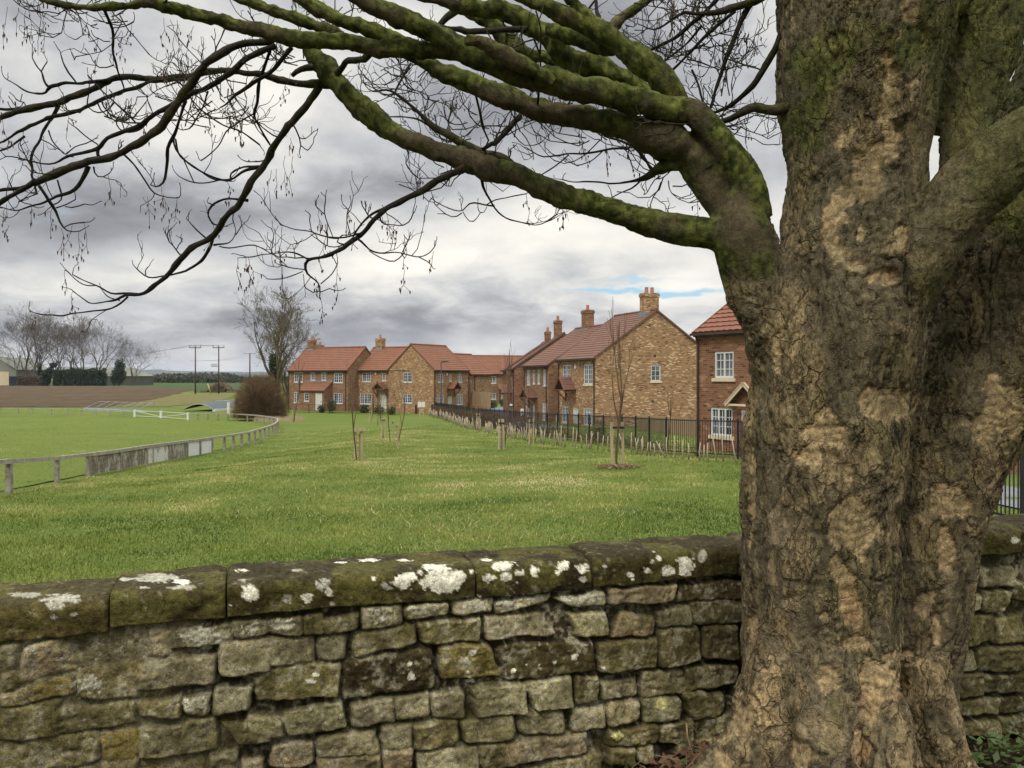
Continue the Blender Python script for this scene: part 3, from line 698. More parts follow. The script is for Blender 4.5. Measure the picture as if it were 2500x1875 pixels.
BR = '''2 3.3 3.5 | 720,710,44 500,698,29 300,680,28 100,645,25 0,635,24 >1 1900,600,24 1700,610,27 1500,642,28 1300,660,28 1150,660,27 1000,652,28 900,695,26 800,750,28 600,820,28 450,872,28 300,910,30 150,960,24 0,990,22 -100,1010,20
1 3.4 3.5 | 980,660,16 900,680,16 750,692,14 640,693,13 500,725,14 420,730,16 400,760,10 320,780,10 210,760,7 130,720,6 100,690,5 40,660,4
1 3.45 3.5 | 400,725,10 370,690,9 350,600,8 300,560,6 262,480,4
1 3.5 3.5 | 350,600,6 400,525,4
1 3.45 3.5 | 640,692,8 560,590,8 520,510,6 495,420,4
1 3.5 3.5 | 260,915,12 100,912,12 0,910,12 -60,905,10
1 3.35 3.5 | 1500,655,13 1300,690,14 1150,760,16 1000,812,16 850,872,16 700,930,16 500,980,16 370,1010,16 250,1100,13 130,1160,11 0,1190,9 -60,1195,7
1 3.5 3.5 | 210,1150,9 100,1232,9 0,1262,8 -50,1265,6
1 3.5 3.45 | 490,890,18 430,1010,14 380,1130,12 320,1230,11 280,1330,10 255,1420,11 280,1530,9 300,1630,8
2 3.3 3.6 | 620,735,38 570,800,33 500,910,30 400,1030,32 300,1150,29 220,1240,32 160,1350,30 100,1450,30 30,1600,30 >5 60,650,26 0,710,23 >4 1830,620,28 1720,720,26 1600,820,28 1500,900,26 1420,990,20 1330,1080,18 1230,1160,18 1180,1180,15 1090,1180,14 1000,1222,9 840,1242,7 750,1250,6 660,1190,5 600,1140,4
4 3.6 3.6 | 1180,1170,12 1090,1160,9 950,1172,9 880,1120,7 810,1090,7 700,1050,5 640,1020,5 600,1000,4
4 3.6 3.6 | 820,1095,5 720,1100,6 650,1060,4 610,1010,4
4 3.6 3.6 | 1080,1190,8 1020,1250,8 940,1300,8 830,1310,7 720,1330,6 630,1335,6 540,1360,7 440,1342,6 350,1345,7 290,1325,5 245,1310,4
4 3.6 3.6 | 1010,1222,6 900,1195,5 870,1150,4
4 3.55 3.6 | 1800,680,16 1790,760,15 1720,850,14 1640,930,12 1560,970,9 1480,990,8 1400,1020,8 1340,1020,7 1280,1040,7 1230,1020,6 1190,970,5 1140,940,4
4 3.55 3.6 | 1230,1005,4 1225,970,4 1255,938,4
4 3.55 3.6 | 1800,755,10 1870,740,7 1925,750,6 1980,670,5 1990,630,4 1965,560,3
4 3.6 3.6 | 1990,670,4 2040,590,3
4 3.55 3.6 | 1850,765,6 1930,785,6 2050,760,5 2140,745,5 >5 210,960,5 280,990,4 350,1035,4
4 3.55 3.6 | 1730,690,8 1650,620,6 1600,552,4
4 3.5 3.55 | 2090,378,16 1920,360,9 1810,420,9 1775,460,8 1750,500,7 1800,580,7
4 3.5 3.5 | 1810,420,7 1760,400,5
4 3.45 3.5 | 2190,95,18 2050,130,11 1950,210,10 1850,207,8 1760,180,8 1650,100,7 1560,40,7 1500,0,6 >1 1480,1270,7 1460,1160,8
4 3.45 3.5 | 1950,210,8 1930,150,8 2060,90,8 2185,100,10
4 3.5 3.5 | 1845,208,6 1750,232,5 1640,235,5 1570,210,4 1505,170,3
4 3.5 3.5 | 1640,232,4 1590,120,5 1540,20,6
5 3.1 3.2 | 1995,305,38 1880,360,31 1740,430,28 1620,520,27 1480,580,24 1340,650,25 1260,730,25 1160,830,22 1060,910,22 960,1000,18 860,1060,16 760,1080,15 650,1080,14 620,1130,12 640,1200,8 700,1240,7 770,1290,6 765,1400,4
5 3.15 3.2 | 1330,645,12 1200,700,9 1120,760,8 1060,840,7 1040,890,8
5 3.15 3.2 | 1100,865,8 960,900,8 860,900,7 760,880,6 690,850,5 560,840,4 448,795,3
5 3.2 3.2 | 875,895,5 830,780,4 800,700,4 808,595,3
5 3.2 3.2 | 800,700,4 732,635,3
5 3.2 3.2 | 695,850,5 675,740,4 683,708,3
5 3.2 3.2 | 1025,880,5 985,740,4 1000,662,3
5 3.15 3.2 | 1045,900,8 960,970,6 860,985,5 800,960,4 738,908,3
5 3.2 3.2 | 825,972,4 830,870,3
5 3.2 3.2 | 660,1080,9 550,1020,8 450,1020,6 380,1040,5 270,1050,4 200,1072,4 150,1068,3
5 3.2 3.2 | 635,1170,6 600,1160,5 520,1160,4 445,1130,3
5 3.2 3.2 | 620,1185,5 540,1220,4 440,1255,4 335,1252,4
5 3.2 3.2 | 770,1290,5 880,1200,5 912,1130,4
5 3.2 3.2 | 765,1350,4 700,1362,3 652,1330,3
5 3.2 3.2 | 765,1360,4 845,1328,3
5 3.15 3.2 | 1075,905,11 1130,940,9 1180,1010,8 1260,1030,8 1310,1032,7 1400,1012,6 1460,1022,5 1590,1060,5 1690,1030,4 1722,983,3
5 3.2 3.2 | 1460,1022,4 1505,935,3
5 3.2 3.2 | 1590,1058,4 1665,1098,3
5 3.2 3.2 | 1180,1010,5 1250,1060,5 1300,1080,6 1340,1100,4 1400,1112,4 1472,1048,3
5 3.15 3.2 | 1270,725,8 1275,790,5 1410,785,4 1430,810,4 1530,770,3 1547,698,3
5 3.2 3.2 | 1465,800,3 1400,740,3 1328,698,2
2 3.22 3.35 | 2420,1545,36 2300,1450,42 2180,1345,42 2000,1290,38 1850,1222,36 1700,1130,32 1580,1070,28 1480,960,18 1380,870,16 1260,775,13 1180,740,9 1080,780,7 1020,740,5 988,685,4
2 3.35 3.4 | 1258,778,9 1340,620,9 1375,545,10
2 3.3 3.4 | 1570,1075,12 1450,1000,8 1300,990,6 1180,970,5
2 3.2 3.3 | 2000,1262,16 2100,1190,17 >3 0,1230,24 100,1130,24 240,990,30
2 3.25 3.3 | 1990,1480,18 1995,1560,15 >5 2150,500,11 2210,590,10 >6 60,720,10 100,790,9 200,880,7 250,900,6 430,930,4 510,910,4 598,848,3
6 3.3 3.3 | 95,770,9 30,770,7 -60,742,6 >5 2080,600,8 2010,600,7 1970,680,5 1840,655,4 1735,598,3
5 3.3 3.3 | 1970,680,5 2020,770,4 2060,780,3 2118,688,3
5 3.3 3.3 | 1962,690,3 1900,735,3 1830,703,2
6 3.3 3.3 | 30,760,6 80,720,5 200,702,4 360,660,3
6 3.0 3.2 | 1760,360,70 1620,400,70 1550,425,62 1480,455,54 1420,500,40 1380,540,24 1250,550,10 1150,580,8 1000,590,7 850,570,6 760,570,5 676,543,3
6 3.2 3.2 | 1330,555,8 1250,630,7 1170,650,6 1080,710,5
6 3.15 3.25 | 1425,475,16 1370,380,13 1300,310,12 1220,250,12 1100,200,9 1020,175,8
6 3.2 3.25 | 1235,290,11 1100,280,9 900,310,8 800,330,7 640,350,7 480,365,5 420,330,4 392,305,3
6 3.25 3.25 | 1005,308,6 920,390,5 780,440,4 752,420,3
6 3.25 3.25 | 720,340,7 600,440,6 480,512,5
6 3.15 3.2 | 1500,385,11 1420,310,10 1350,270,9
1 2.95 3.1 | 2300,340,30 2212,352,30 2050,358,29 1930,410,30 1800,520,31 1700,600,31 1620,690,35 1540,780,38 1490,870,36 1430,970,36 1330,1080,34 1200,1190,31 1050,1250,30 900,1312,32 750,1372,35 600,1432,32 450,1512,32 300,1560,26 150,1580,18 0,1602,14 -100,1622,12
4 3.05 3.1 | 300,205,20 200,290,20 120,335,20 50,380,20 -60,430,18
2 2.95 3.1 | 250,390,26 150,420,24 0,520,26 >1 1980,610,25 1880,660,24 1750,730,21 1600,800,21 1480,870,22 1380,920,20 1200,1012,18 1050,1080,18 900,1172,17 820,1255,18 700,1280,15 560,1310,14 480,1370,9 380,1390,8 260,1362,7 130,1330,6 88,1335,4
1 3.1 3.1 | 830,1240,15 820,1300,14 835,1345,14
1 3.05 3.1 | 1565,850,15 1530,960,12 1490,1090,12 1450,1180,13 1410,1260,14 1390,1400,11 1370,1540,9 1330,1590,6 1270,1560,5
1 3.1 3.2 | 1460,1170,8 1480,1260,8 1540,1330,8 1600,1390,7 1700,1450,7 1800,1500,8 1920,1530,9
1 3.1 3.15 | 1030,1290,9 1130,1380,9 1180,1450,8 1240,1540,8 1280,1620,7 >4 1300,325,5 1400,345,4 1490,345,4
1 3.0 3.3 | 875,70,14 920,170,13 945,240,14 925,330,12 930,430,9 960,530,9 1000,650,8 1022,720,6 1030,765,5 955,800,4
1 3.1 3.1 | 960,550,6 890,575,4 838,570,4
1 3.1 3.1 | 950,235,6 1040,230,4 1135,190,3
1 3.1 3.1 | 930,350,5 870,352,4 838,328,3
1 3.3 3.3 | 740,635,7 850,760,7 960,855,7 1040,932,8 1115,1015,8
1 3.3 3.3 | 1120,1000,6 1180,930,5 1232,858,5
1 3.3 3.3 | 1280,985,9 1200,1090,7 1070,1110,6 990,1090,6 950,1020,5 975,938,4 1020,1040,4 1032,1085,4
1 3.4 3.4 | 965,865,6 900,940,5 820,960,6 740,910,5 730,860,4 772,715,4
1 3.2 3.2 | 825,1220,6 720,1150,5 648,1080,4
1 3.2 3.2 | 560,1300,6 640,1232,5 740,1212,4 762,1188,3
1 3.3 3.3 | 410,1100,6 440,1190,5 545,1300,5
4 3.1 3.15 | 745,90,22 700,200,17 640,280,15 570,330,14 440,350,10 350,390,9 260,410,8 200,440,7 110,465,6 30,440,5
4 3.1 3.15 | 330,255,15 380,320,12 420,390,14 470,450,11 490,530,8 540,600,7 545,640,6 600,645,4 662,632,3
4 3.15 3.15 | 545,602,5 610,575,4 715,565,3
4 3.15 3.15 | 475,440,6 560,420,4 640,370,3
4 3.15 3.15 | 550,430,4 620,440,3 715,408,3
4 3.15 3.15 | 485,205,7 510,300,7 530,340,8 520,390,6 448,410,5
4 3.15 3.15 | 80,220,4 110,300,5 160,390,5 255,410,5
4 3.15 3.15 | 320,320,5 200,360,4 150,385,3
4 3.1 3.15 | 790,95,8 790,180,6 870,182,4 908,155,3
1 3.1 3.1 | 1755,770,10 1720,900,7 1600,1070,6 1530,1082,5
1 3.1 3.3 | 1620,845,6 1730,960,6 1900,1070,7 2040,1110,7 2200,1230,9
2 3.0 3.1 | 390,400,21 250,560,17 130,650,16 0,740,15 >1 1950,850,10 1850,900,6
2 3.0 3.3 | 205,430,14 150,560,14 110,650,14 100,780,15 80,900,13 60,960,10 130,1090,8 215,1230,9
2 3.2 3.2 | 65,960,8 0,1000,6 >1 1930,1100,6 1830,1240,5 1780,1320,4 1705,1362,3
2 3.25 3.2 | 560,565,32 450,580,26 388,632,20
2 3.2 2.85 | 770,615,30 860,530,28 1000,478,30 1120,440,30
8 2.98 3.1 | 620,455,24 540,462,24 470,465,24 400,475,22 320,470,20 270,500,17 210,522,15 160,520,12 120,505,9
8 3.0 3.2 | 520,60,18 460,130,17 435,200,16 >3 2260,640,29 2212,720,28 2150,780,24 2050,862,20 1950,920,16 1835,955,11
3 3.05 3.2 | 2230,-20,26 2160,70,25 2080,240,24 2030,370,22 1960,530,22 1920,670,18 1870,800,14 1838,925,12
3 2.98 3.3 | 2420,-160,46 2330,-70,44 2212,22,40 2080,60,35 1950,110,28 1850,130,22 1700,140,18 1600,130,14 1450,210,10 1370,240,7 1238,200,4
3 3.2 3.3 | 1980,-90,22 1900,0,20 1780,130,20 1700,190,18 1600,270,18 1480,340,16 1320,435,12
3 3.15 3.3 | 2060,90,16 1900,220,16 1760,350,15 1640,480,12 1475,635,10
3 3.25 3.3 | 1775,215,12 1650,370,10 1480,490,8 1420,560,5
3 3.25 3.2 | 1690,590,10 1750,720,10 1780,830,9 1835,945,8
3 3.1 3.2 | 1310,440,6 1210,400,5 1148,308,3
3 3.4 3.5 | 925,225,22 890,100,18 882,-20,15
3 3.5 3.5 | 790,110,10 850,40,10 890,-20,10
3 3.2 3.25 | 1650,500,7 1800,540,6 1925,582,5
3 3.2 3.25 | 2230,565,6 2100,545,4 1988,592,3
3 3.2 3.3 | 300,250,27 150,250,26 0,270,26 >2 1900,280,25 1700,240,20 1600,200,14 1500,180,8
2 3.5 3.5 | 1640,210,22 1680,160,30 1790,70,34 1850,0,30'''
def resamp(q, step): return catmull(q, step)
def lin_resamp(q, step):
    d = np.concatenate(([0], np.cumsum(np.linalg.norm(np.diff(q[:, :3], axis=0), axis=1)))); t = np.linspace(0, d[-1], max(3, int(d[-1] / step) + 1))
    o = np.stack([np.interp(t, d, q[:, k]) for k in range(4)], 1); k = o.copy()
    if len(o) > 4: k[1:-1] = (o[:-2] + 2 * o[1:-1] + o[2:]) / 4
    return k
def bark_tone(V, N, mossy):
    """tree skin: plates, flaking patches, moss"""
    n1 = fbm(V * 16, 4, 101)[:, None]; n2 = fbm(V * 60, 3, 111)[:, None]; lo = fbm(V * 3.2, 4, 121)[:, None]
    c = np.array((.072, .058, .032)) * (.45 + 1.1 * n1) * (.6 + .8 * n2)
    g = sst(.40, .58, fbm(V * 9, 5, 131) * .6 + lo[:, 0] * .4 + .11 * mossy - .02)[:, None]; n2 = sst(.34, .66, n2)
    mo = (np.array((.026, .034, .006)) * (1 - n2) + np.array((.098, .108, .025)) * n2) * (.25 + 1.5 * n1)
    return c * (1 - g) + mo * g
def bark_mat():
    m, nt, b = new_mat('tree_bark', .93, .12); v = objco(nt)
    a = nd(nt, 'Attribute', attribute_name='tone').outputs['Color']
    f1 = noise(nt, v, 55, 6, .7); f2 = noise(nt, v, 170, 3, .7)
    vs = nd(nt, 'Mapping', {'Vector': v, 'Scale': (1, 1, .3)}).outputs[0]; f3 = noise(nt, vs, 75, 5, .7, .4)
    c = mixc(nt, .9, a, mixc(nt, ramp(nt, mth(nt, 'ADD', mth(nt, 'MULTIPLY', f1, .5), mth(nt, 'MULTIPLY', f3, .5)), .34, .66), (.45, .44, .42, 1), (1.55, 1.55, 1.52, 1)), 'MULTIPLY')
    wv = nd(nt, 'TexNoise', {'Vector': v, 'Scale': 9.0, 'Detail': 4.0}).outputs['Color']; vw = nd(nt, 'VectorMath', {0: nd(nt, 'VectorMath', {0: wv, 'Scale': .11}, operation='SCALE').outputs[0], 1: nd(nt, 'Mapping', {'Vector': v, 'Scale': (1, 1, .42)}).outputs[0]}, operation='ADD').outputs[0]
    e1 = nd(nt, 'TexVoronoi', {'Vector': vw, 'Scale': 11.0}, feature='DISTANCE_TO_EDGE').outputs['Distance']; pc = nd(nt, 'TexVoronoi', {'Vector': vw, 'Scale': 11.0}).outputs['Color']; pv = nd(nt, 'SeparateColor', {0: pc}).outputs[0]
    t9 = mth(nt, 'MULTIPLY', noise(nt, vw, 8.5, 6, .6), 11.0); fr = mth(nt, 'FRACT', t9); lv = mth(nt, 'FLOOR', t9); hs = nd(nt, 'TexWhiteNoise', {'W': lv}, noise_dimensions='1D').outputs['Value']
    gate_ = ramp(nt, noise(nt, v, 6, 3), .40, .52); vs2 = nd(nt, 'Mapping', {'Vector': vw, 'Scale': (1, 1, .22)}).outputs[0]
    fis = ramp(nt, mth(nt, 'ABSOLUTE', mth(nt, 'SUBTRACT', noise(nt, vs2, 30, 4, .55), .5)), .022, .004)
    ln = mth(nt, 'MAXIMUM', mth(nt, 'MULTIPLY', ramp(nt, e1, .030, .004), gate_), mth(nt, 'MAXIMUM', mth(nt, 'MULTIPLY', fis, mth(nt, 'SUBTRACT', 1.0, mth(nt, 'MULTIPLY', gate_, .5))), mth(nt, 'MULTIPLY', ramp(nt, fr, .10, .0), .75)))  # cracks and fissures, plus a painted shadow line under each flake lip
    rg = nd(nt, 'Attribute', attribute_name='rough').outputs['Fac']; ln = mth(nt, 'MULTIPLY', ln, rg)
    pt_ = mixc(nt, mth(nt, 'ADD', mth(nt, 'MULTIPLY', pv, .5), mth(nt, 'MULTIPLY', hs, .5)), (.58, .60, .60, 1), (1.48, 1.40, 1.28, 1)); c = mixc(nt, rg, c, mixc(nt, 1.0, c, pt_, 'MULTIPLY'))
    flk = mth(nt, 'MULTIPLY', mth(nt, 'ADD', mth(nt, 'MULTIPLY', lv, .32), mth(nt, 'MULTIPLY', ramp(nt, fr, .0, .16), .32)), rg)
    c = mixc(nt, mth(nt, 'MULTIPLY', ln, .68), c, (.016, .012, .008, 1))
    nt.links.new(c, b.inputs['Base Color'])
    bump(nt, b, mth(nt, 'SUBTRACT', mth(nt, 'ADD', mth(nt, 'ADD', mth(nt, 'ADD', f1, f3), mth(nt, 'MULTIPLY', flk, 1.3)), mth(nt, 'MULTIPLY', f2, .5)), mth(nt, 'MULTIPLY', ln, 1.2)), .9, .009)
    return m
M['bark'] = bark_mat()
M['twig'] = simple('twig_bark', (.024, .020, .014), (.040, .038, .018), 30, .9, .1)
tree = empty('sycamore_tree', tuple(P(1985, 1900, 3.0)), 0, 'huge old bare sycamore with flaking bark and mossy limbs reaching over the stone wall', 'tree')
def tree_child(o, kind=None):
    o.parent = tree; o.location = tuple(-np.array(tree.location))
    if kind: o['kind'] = kind
    return o
PATCH = '''8 915,395,62,150 930,560,45,60 905,250,40,60 720,850,80,50 700,940,70,40 975,1025,34,62 890,1195,85,40 660,920,40,60 430,1520,38,100 1000,20,45,110 930,660,30,40 690,1060,22,90 800,1000,22,50 1180,1240,30,20
7 650,210,105,80 590,300,60,50 745,385,24,44 790,620,110,110 740,560,110,40 705,800,40,60 735,900,40,110 770,990,50,60 330,460,20,230 325,1030,28,60 640,995,14,18 840,1340,60,130 660,1280,50,60 950,1300,60,60 1200,520,90,60 1070,950,55,50 1180,720,50,90 1400,110,90,110 1140,480,40,60 1130,1050,30,80 900,1250,90,60 540,1590,60,70 800,1560,60,90 250,1450,120,90 960,1180,80,30 780,1120,80,30 920,80,160,60'''
def big_trunk():
    mb = MB()
    for s in TRUNK:
        q = resamp(trace(s), .035); mb.tube(q[:, :3], q[:, 3], 22)
    o = mb.build('trunk', None); o.data.name = 'raw'
    rm = o.modifiers.new('r', 'REMESH'); rm.mode = 'VOXEL'; rm.voxel_size = .0085 if not QUICK else .02
    sm = o.modifiers.new('s', 'SMOOTH'); sm.factor = .5; sm.iterations = 9
    dg = bpy.context.evaluated_depsgraph_get(); me = bpy.data.meshes.new_from_object(o.evaluated_get(dg))
    bpy.data.objects.remove(o)
    n = len(me.vertices); V = np.empty(n * 3, np.float32); me.vertices.foreach_get('co', V); V = V.reshape(-1, 3).astype(float)
    N = np.empty(n * 3, np.float32); me.vertex_normals.foreach_get('vector', N); N = N.reshape(-1, 3).astype(float)
    A = V - np.array((1.1, 3.0, 0)); wr = (np.stack([fbm(V * 7, 3, 201 + 9 * k) for k in range(3)], 1) - .5)
    # layered flaking plates, longer along the stem, with narrow fissures
    q = V * np.array((7.5, 7.5, 2.9)) + wr * 1.1; t = fbm(q, 5, 5) * 13; lev = np.floor(t); fr = t - lev
    step = lev + sst(0, .22, fr); lid = _h(lev.astype(np.int64), np.floor(V[:, 2] * 2.2 + wr[:, 0] * 5).astype(np.int64), np.floor(V[:, 0] * 4 + wr[:, 1] * 6).astype(np.int64), 3)
    rv = np.abs(fbm(V * np.array((19, 19, 3.0)) + wr * 1.6, 3, 15) - .5); rv2 = np.abs(fbm(V * np.array((11, 11, 6)) + wr * 3, 4, 25) - .5)
    brk = sst(.40, .56, fbm(V * 4.5, 3, 35))
    crack = np.maximum(sst(.030, .004, rv) * brk, sst(.016, .002, rv2) * .8) + sst(.12, .0, fr) * .55 * sst(.35, .6, fbm(V * 6, 2, 36)); crack = np.clip(crack, 0, 1)
    q2 = (V + wr * .16) * np.array((4.6, 4.6, 2.1)); g1, g2, idb = worley(q2, 55)
    q3 = (V + wr * .10) * np.array((26, 26, 11)); h1, h2, ids = worley(q3, 95)
    idp = np.clip((t / 13 - .5) * 3.2 + .5, 0, 1) * .6 + lid * .4
    ridg = fbm(V * np.array((26, 26, 7)) + wr * 2, 4, 301)
    limb = sst(3.70, 3.95, V[:, 2]) * sst(.96, .88, V[:, 0])              # smooth young bark of the forked limb
    right = sst(3.3, 3.7, V[:, 2]) * sst(1.28, 1.42, V[:, 0]) * sst(4.9, 4.2, V[:, 2]) * (V[:, 1] < 3.0)
    smooth_b = np.clip(np.maximum(limb, right * .6), 0, 1)
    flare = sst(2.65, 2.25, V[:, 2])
    px = CX + V[:, 0] / V[:, 1] * F; py = CY - (V[:, 2] - CAMZ) / V[:, 1] * F
    fz = (N[:, 1] < .15) & (V[:, 1] < 3.35); pn = (fbm(V * np.array((26, 26, 10)) + wr * 1.5, 5, 401) - .5); pa = np.zeros(n)
    for ln in PATCH.split('\n'):
        z, *it = ln.split(); a, b, k = BZ[z]
        for t in it:
            x, y, rx_, ry_ = map(float, t.split(','))
            e_ = .92 if z == '8' else 1.12; rx_ *= e_; ry_ *= e_ * 1.12
            d = np.sqrt(((px - a - x * k) / (rx_ * k)) ** 2 + ((py - b - y * k) / (ry_ * k)) ** 2)
            pa = np.maximum(pa, sst(.05, -.02, d - .84 - pn * 1.5) * fz)
    peel = sst(.79, .82, idb * .55 + fbm(V * 5, 3, 411) * .45 + .06 * flare) * sst(.05, .12, g2 - g1)
    pa = np.maximum(pa, peel * .85 * (1 - smooth_b))
    plate = (step - 6.5) * .0055 + (ids - .5) * .002
    disp = plate * (1 - pa * .6) - .007 * crack * (1 - pa * .7) + .006 * (ridg - .5) * (1 - .4 * pa) - .007 * pa
    # long vertical fissures and horizontal ripples on the bare wood
    rip = np.sin(V[:, 2] * 165 + wr[:, 0] * 34 + wr[:, 2] * 22) * .5 + .5
    disp += -.004 * pa * (rip > .75) - .003 * crack
    big = (fbm(V * 3.1, 3, 421) - .5) * .06 * (1 - limb * .6) + (fbm(V * np.array((7, 7, 2.2)), 3, 431) - .5) * .05 * (.6 + flare)
    disp = disp * (1 - .8 * smooth_b) + smooth_b * (fbm(V * 40, 3, 441) - .5) * .006 + big * .8
    W = V + N * disp[:, None]
    n1 = fbm(V * 24, 4, 501)[:, None]; n2 = fbm(V * 80, 2, 511)[:, None]; lo = fbm(V * 2.6, 3, 521)[:, None]
    base = np.array((.205, .162, .092)); dark = np.array((.070, .057, .034)); olive = np.array((.115, .102, .048)); tan = np.array((.40, .298, .158)); rust = np.array((.32, .165, .070))
    c = base * (1.2 - .45 * idp[:, None]); k = sst(.52, .62, lo)
    c = c * (1 - k * .55) + olive * k * .55
    gr = sst(.50, .55, fbm(V * np.array((6, 6, 2.6)) + wr * 2, 4, 561))[:, None]; c = c * (1 - .6 * gr) + np.array((.088, .076, .050)) * .6 * gr
    c = c * (.86 + .28 * lid[:, None])
    k = sst(.72, .80, ids)[:, None] * .5; c = c * (1 - k) + dark * k
    k = sst(.86, .92, idp)[:, None] * .5; c = c * (1 - k) + np.array((.30, .235, .14)) * k
    t = tan * (.72 + .5 * n1) * (1 - .35 * (rip > .75)[:, None]); rs = sst(.60, .72, fbm(V * 7, 3, 531))[:, None] * .40; t = t * (1 - rs) + rust * rs
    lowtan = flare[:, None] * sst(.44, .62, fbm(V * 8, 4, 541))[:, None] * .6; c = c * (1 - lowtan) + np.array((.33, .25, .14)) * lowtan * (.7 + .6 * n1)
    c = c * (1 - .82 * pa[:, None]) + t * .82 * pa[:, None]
    c = c * (.76 + .48 * n1)
    c = c * (1 - .35 * (crack * (1 - .5 * pa))[:, None])
    mz = sst(3.9, 4.6, V[:, 2]) * .08 + .08 * smooth_b + .17 * sst(1.35, 1.6, V[:, 0]) * sst(3.5, 4.2, V[:, 2])
    mo = sst(.50, .64, fbm(V * 5, 5, 551) * .7 + lo[:, 0] * .3 + mz - .085)[:, None] * (.70 - .6 * pa[:, None])
    c = c * (1 - mo) + (np.array((.062, .068, .014)) + np.array((.05, .055, .015)) * n2) * (.5 + n1) * mo
    rk = right[:, None] * .55; c = c * (1 - rk) + np.array((.082, .074, .036)) * (.6 + .8 * n1) * rk
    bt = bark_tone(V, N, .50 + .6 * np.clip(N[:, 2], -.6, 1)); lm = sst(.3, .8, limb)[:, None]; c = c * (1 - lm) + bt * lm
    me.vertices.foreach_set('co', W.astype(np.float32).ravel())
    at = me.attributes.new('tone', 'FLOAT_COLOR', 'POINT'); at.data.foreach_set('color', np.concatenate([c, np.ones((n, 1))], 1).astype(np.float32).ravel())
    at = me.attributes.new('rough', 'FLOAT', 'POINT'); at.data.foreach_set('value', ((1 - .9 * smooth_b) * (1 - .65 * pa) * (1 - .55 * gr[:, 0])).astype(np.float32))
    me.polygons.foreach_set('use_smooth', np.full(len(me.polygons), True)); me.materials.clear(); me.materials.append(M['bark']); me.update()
    o = bpy.data.objects.new('trunk', me); me.name = 'trunk'; C.objects.link(o); tree_child(o)
big_trunk()

TW = MB(); SEED = MB(); gt = np.random.default_rng(33)
def add_twig(p, d, L, r, lev):
    n = 5; pts = [p]; d = d / np.linalg.norm(d)
    for i in range(n):
        d = d + gt.normal(0, .27, 3) + np.array((0, 0, .16)); d /= np.linalg.norm(d); pts.append(pts[-1] + d * L / n)
    rr = np.linspace(r, r * .55, n + 1); rr[-1] = r * .9
    TW.tube(pts, rr, 4, False)
    if lev > 0:
        for i in range(2, n + 1):
            if gt.random() < .62:
                s = np.cross(d, gt.normal(0, 1, 3)); s /= np.linalg.norm(s) + 1e-9
                add_twig(np.array(pts[i]), d * .6 + s * gt.uniform(.5, 1) * np.array((1, .7, 1)) + np.array((0, 0, .15)), L * gt.uniform(.35, .65), r * .72, lev - 1)
    if gt.random() < .007: add_seed(np.array(pts[-1]))
def add_seed(p):
    L = gt.uniform(.06, .14); q = [p]
    for i in range(4): q.append(q[-1] + np.array((gt.normal(0, .006), gt.normal(0, .006), -L / 4)))
    SEED.tube(q, .0011, 3, False)
    for i in range(gt.integers(3, 8)):
        a = q[gt.integers(1, 5)]; b = a + np.array((gt.normal(0, .012), gt.normal(0, .012), -gt.uniform(.008, .028)))
        SEED.tube([a, b], .0009, 3, False); w = .0035
        SEED.tube([b + (0, 0, .003), b, b - (0, 0, gt.uniform(.006, .018))], [.001, w, .001], 4, False)
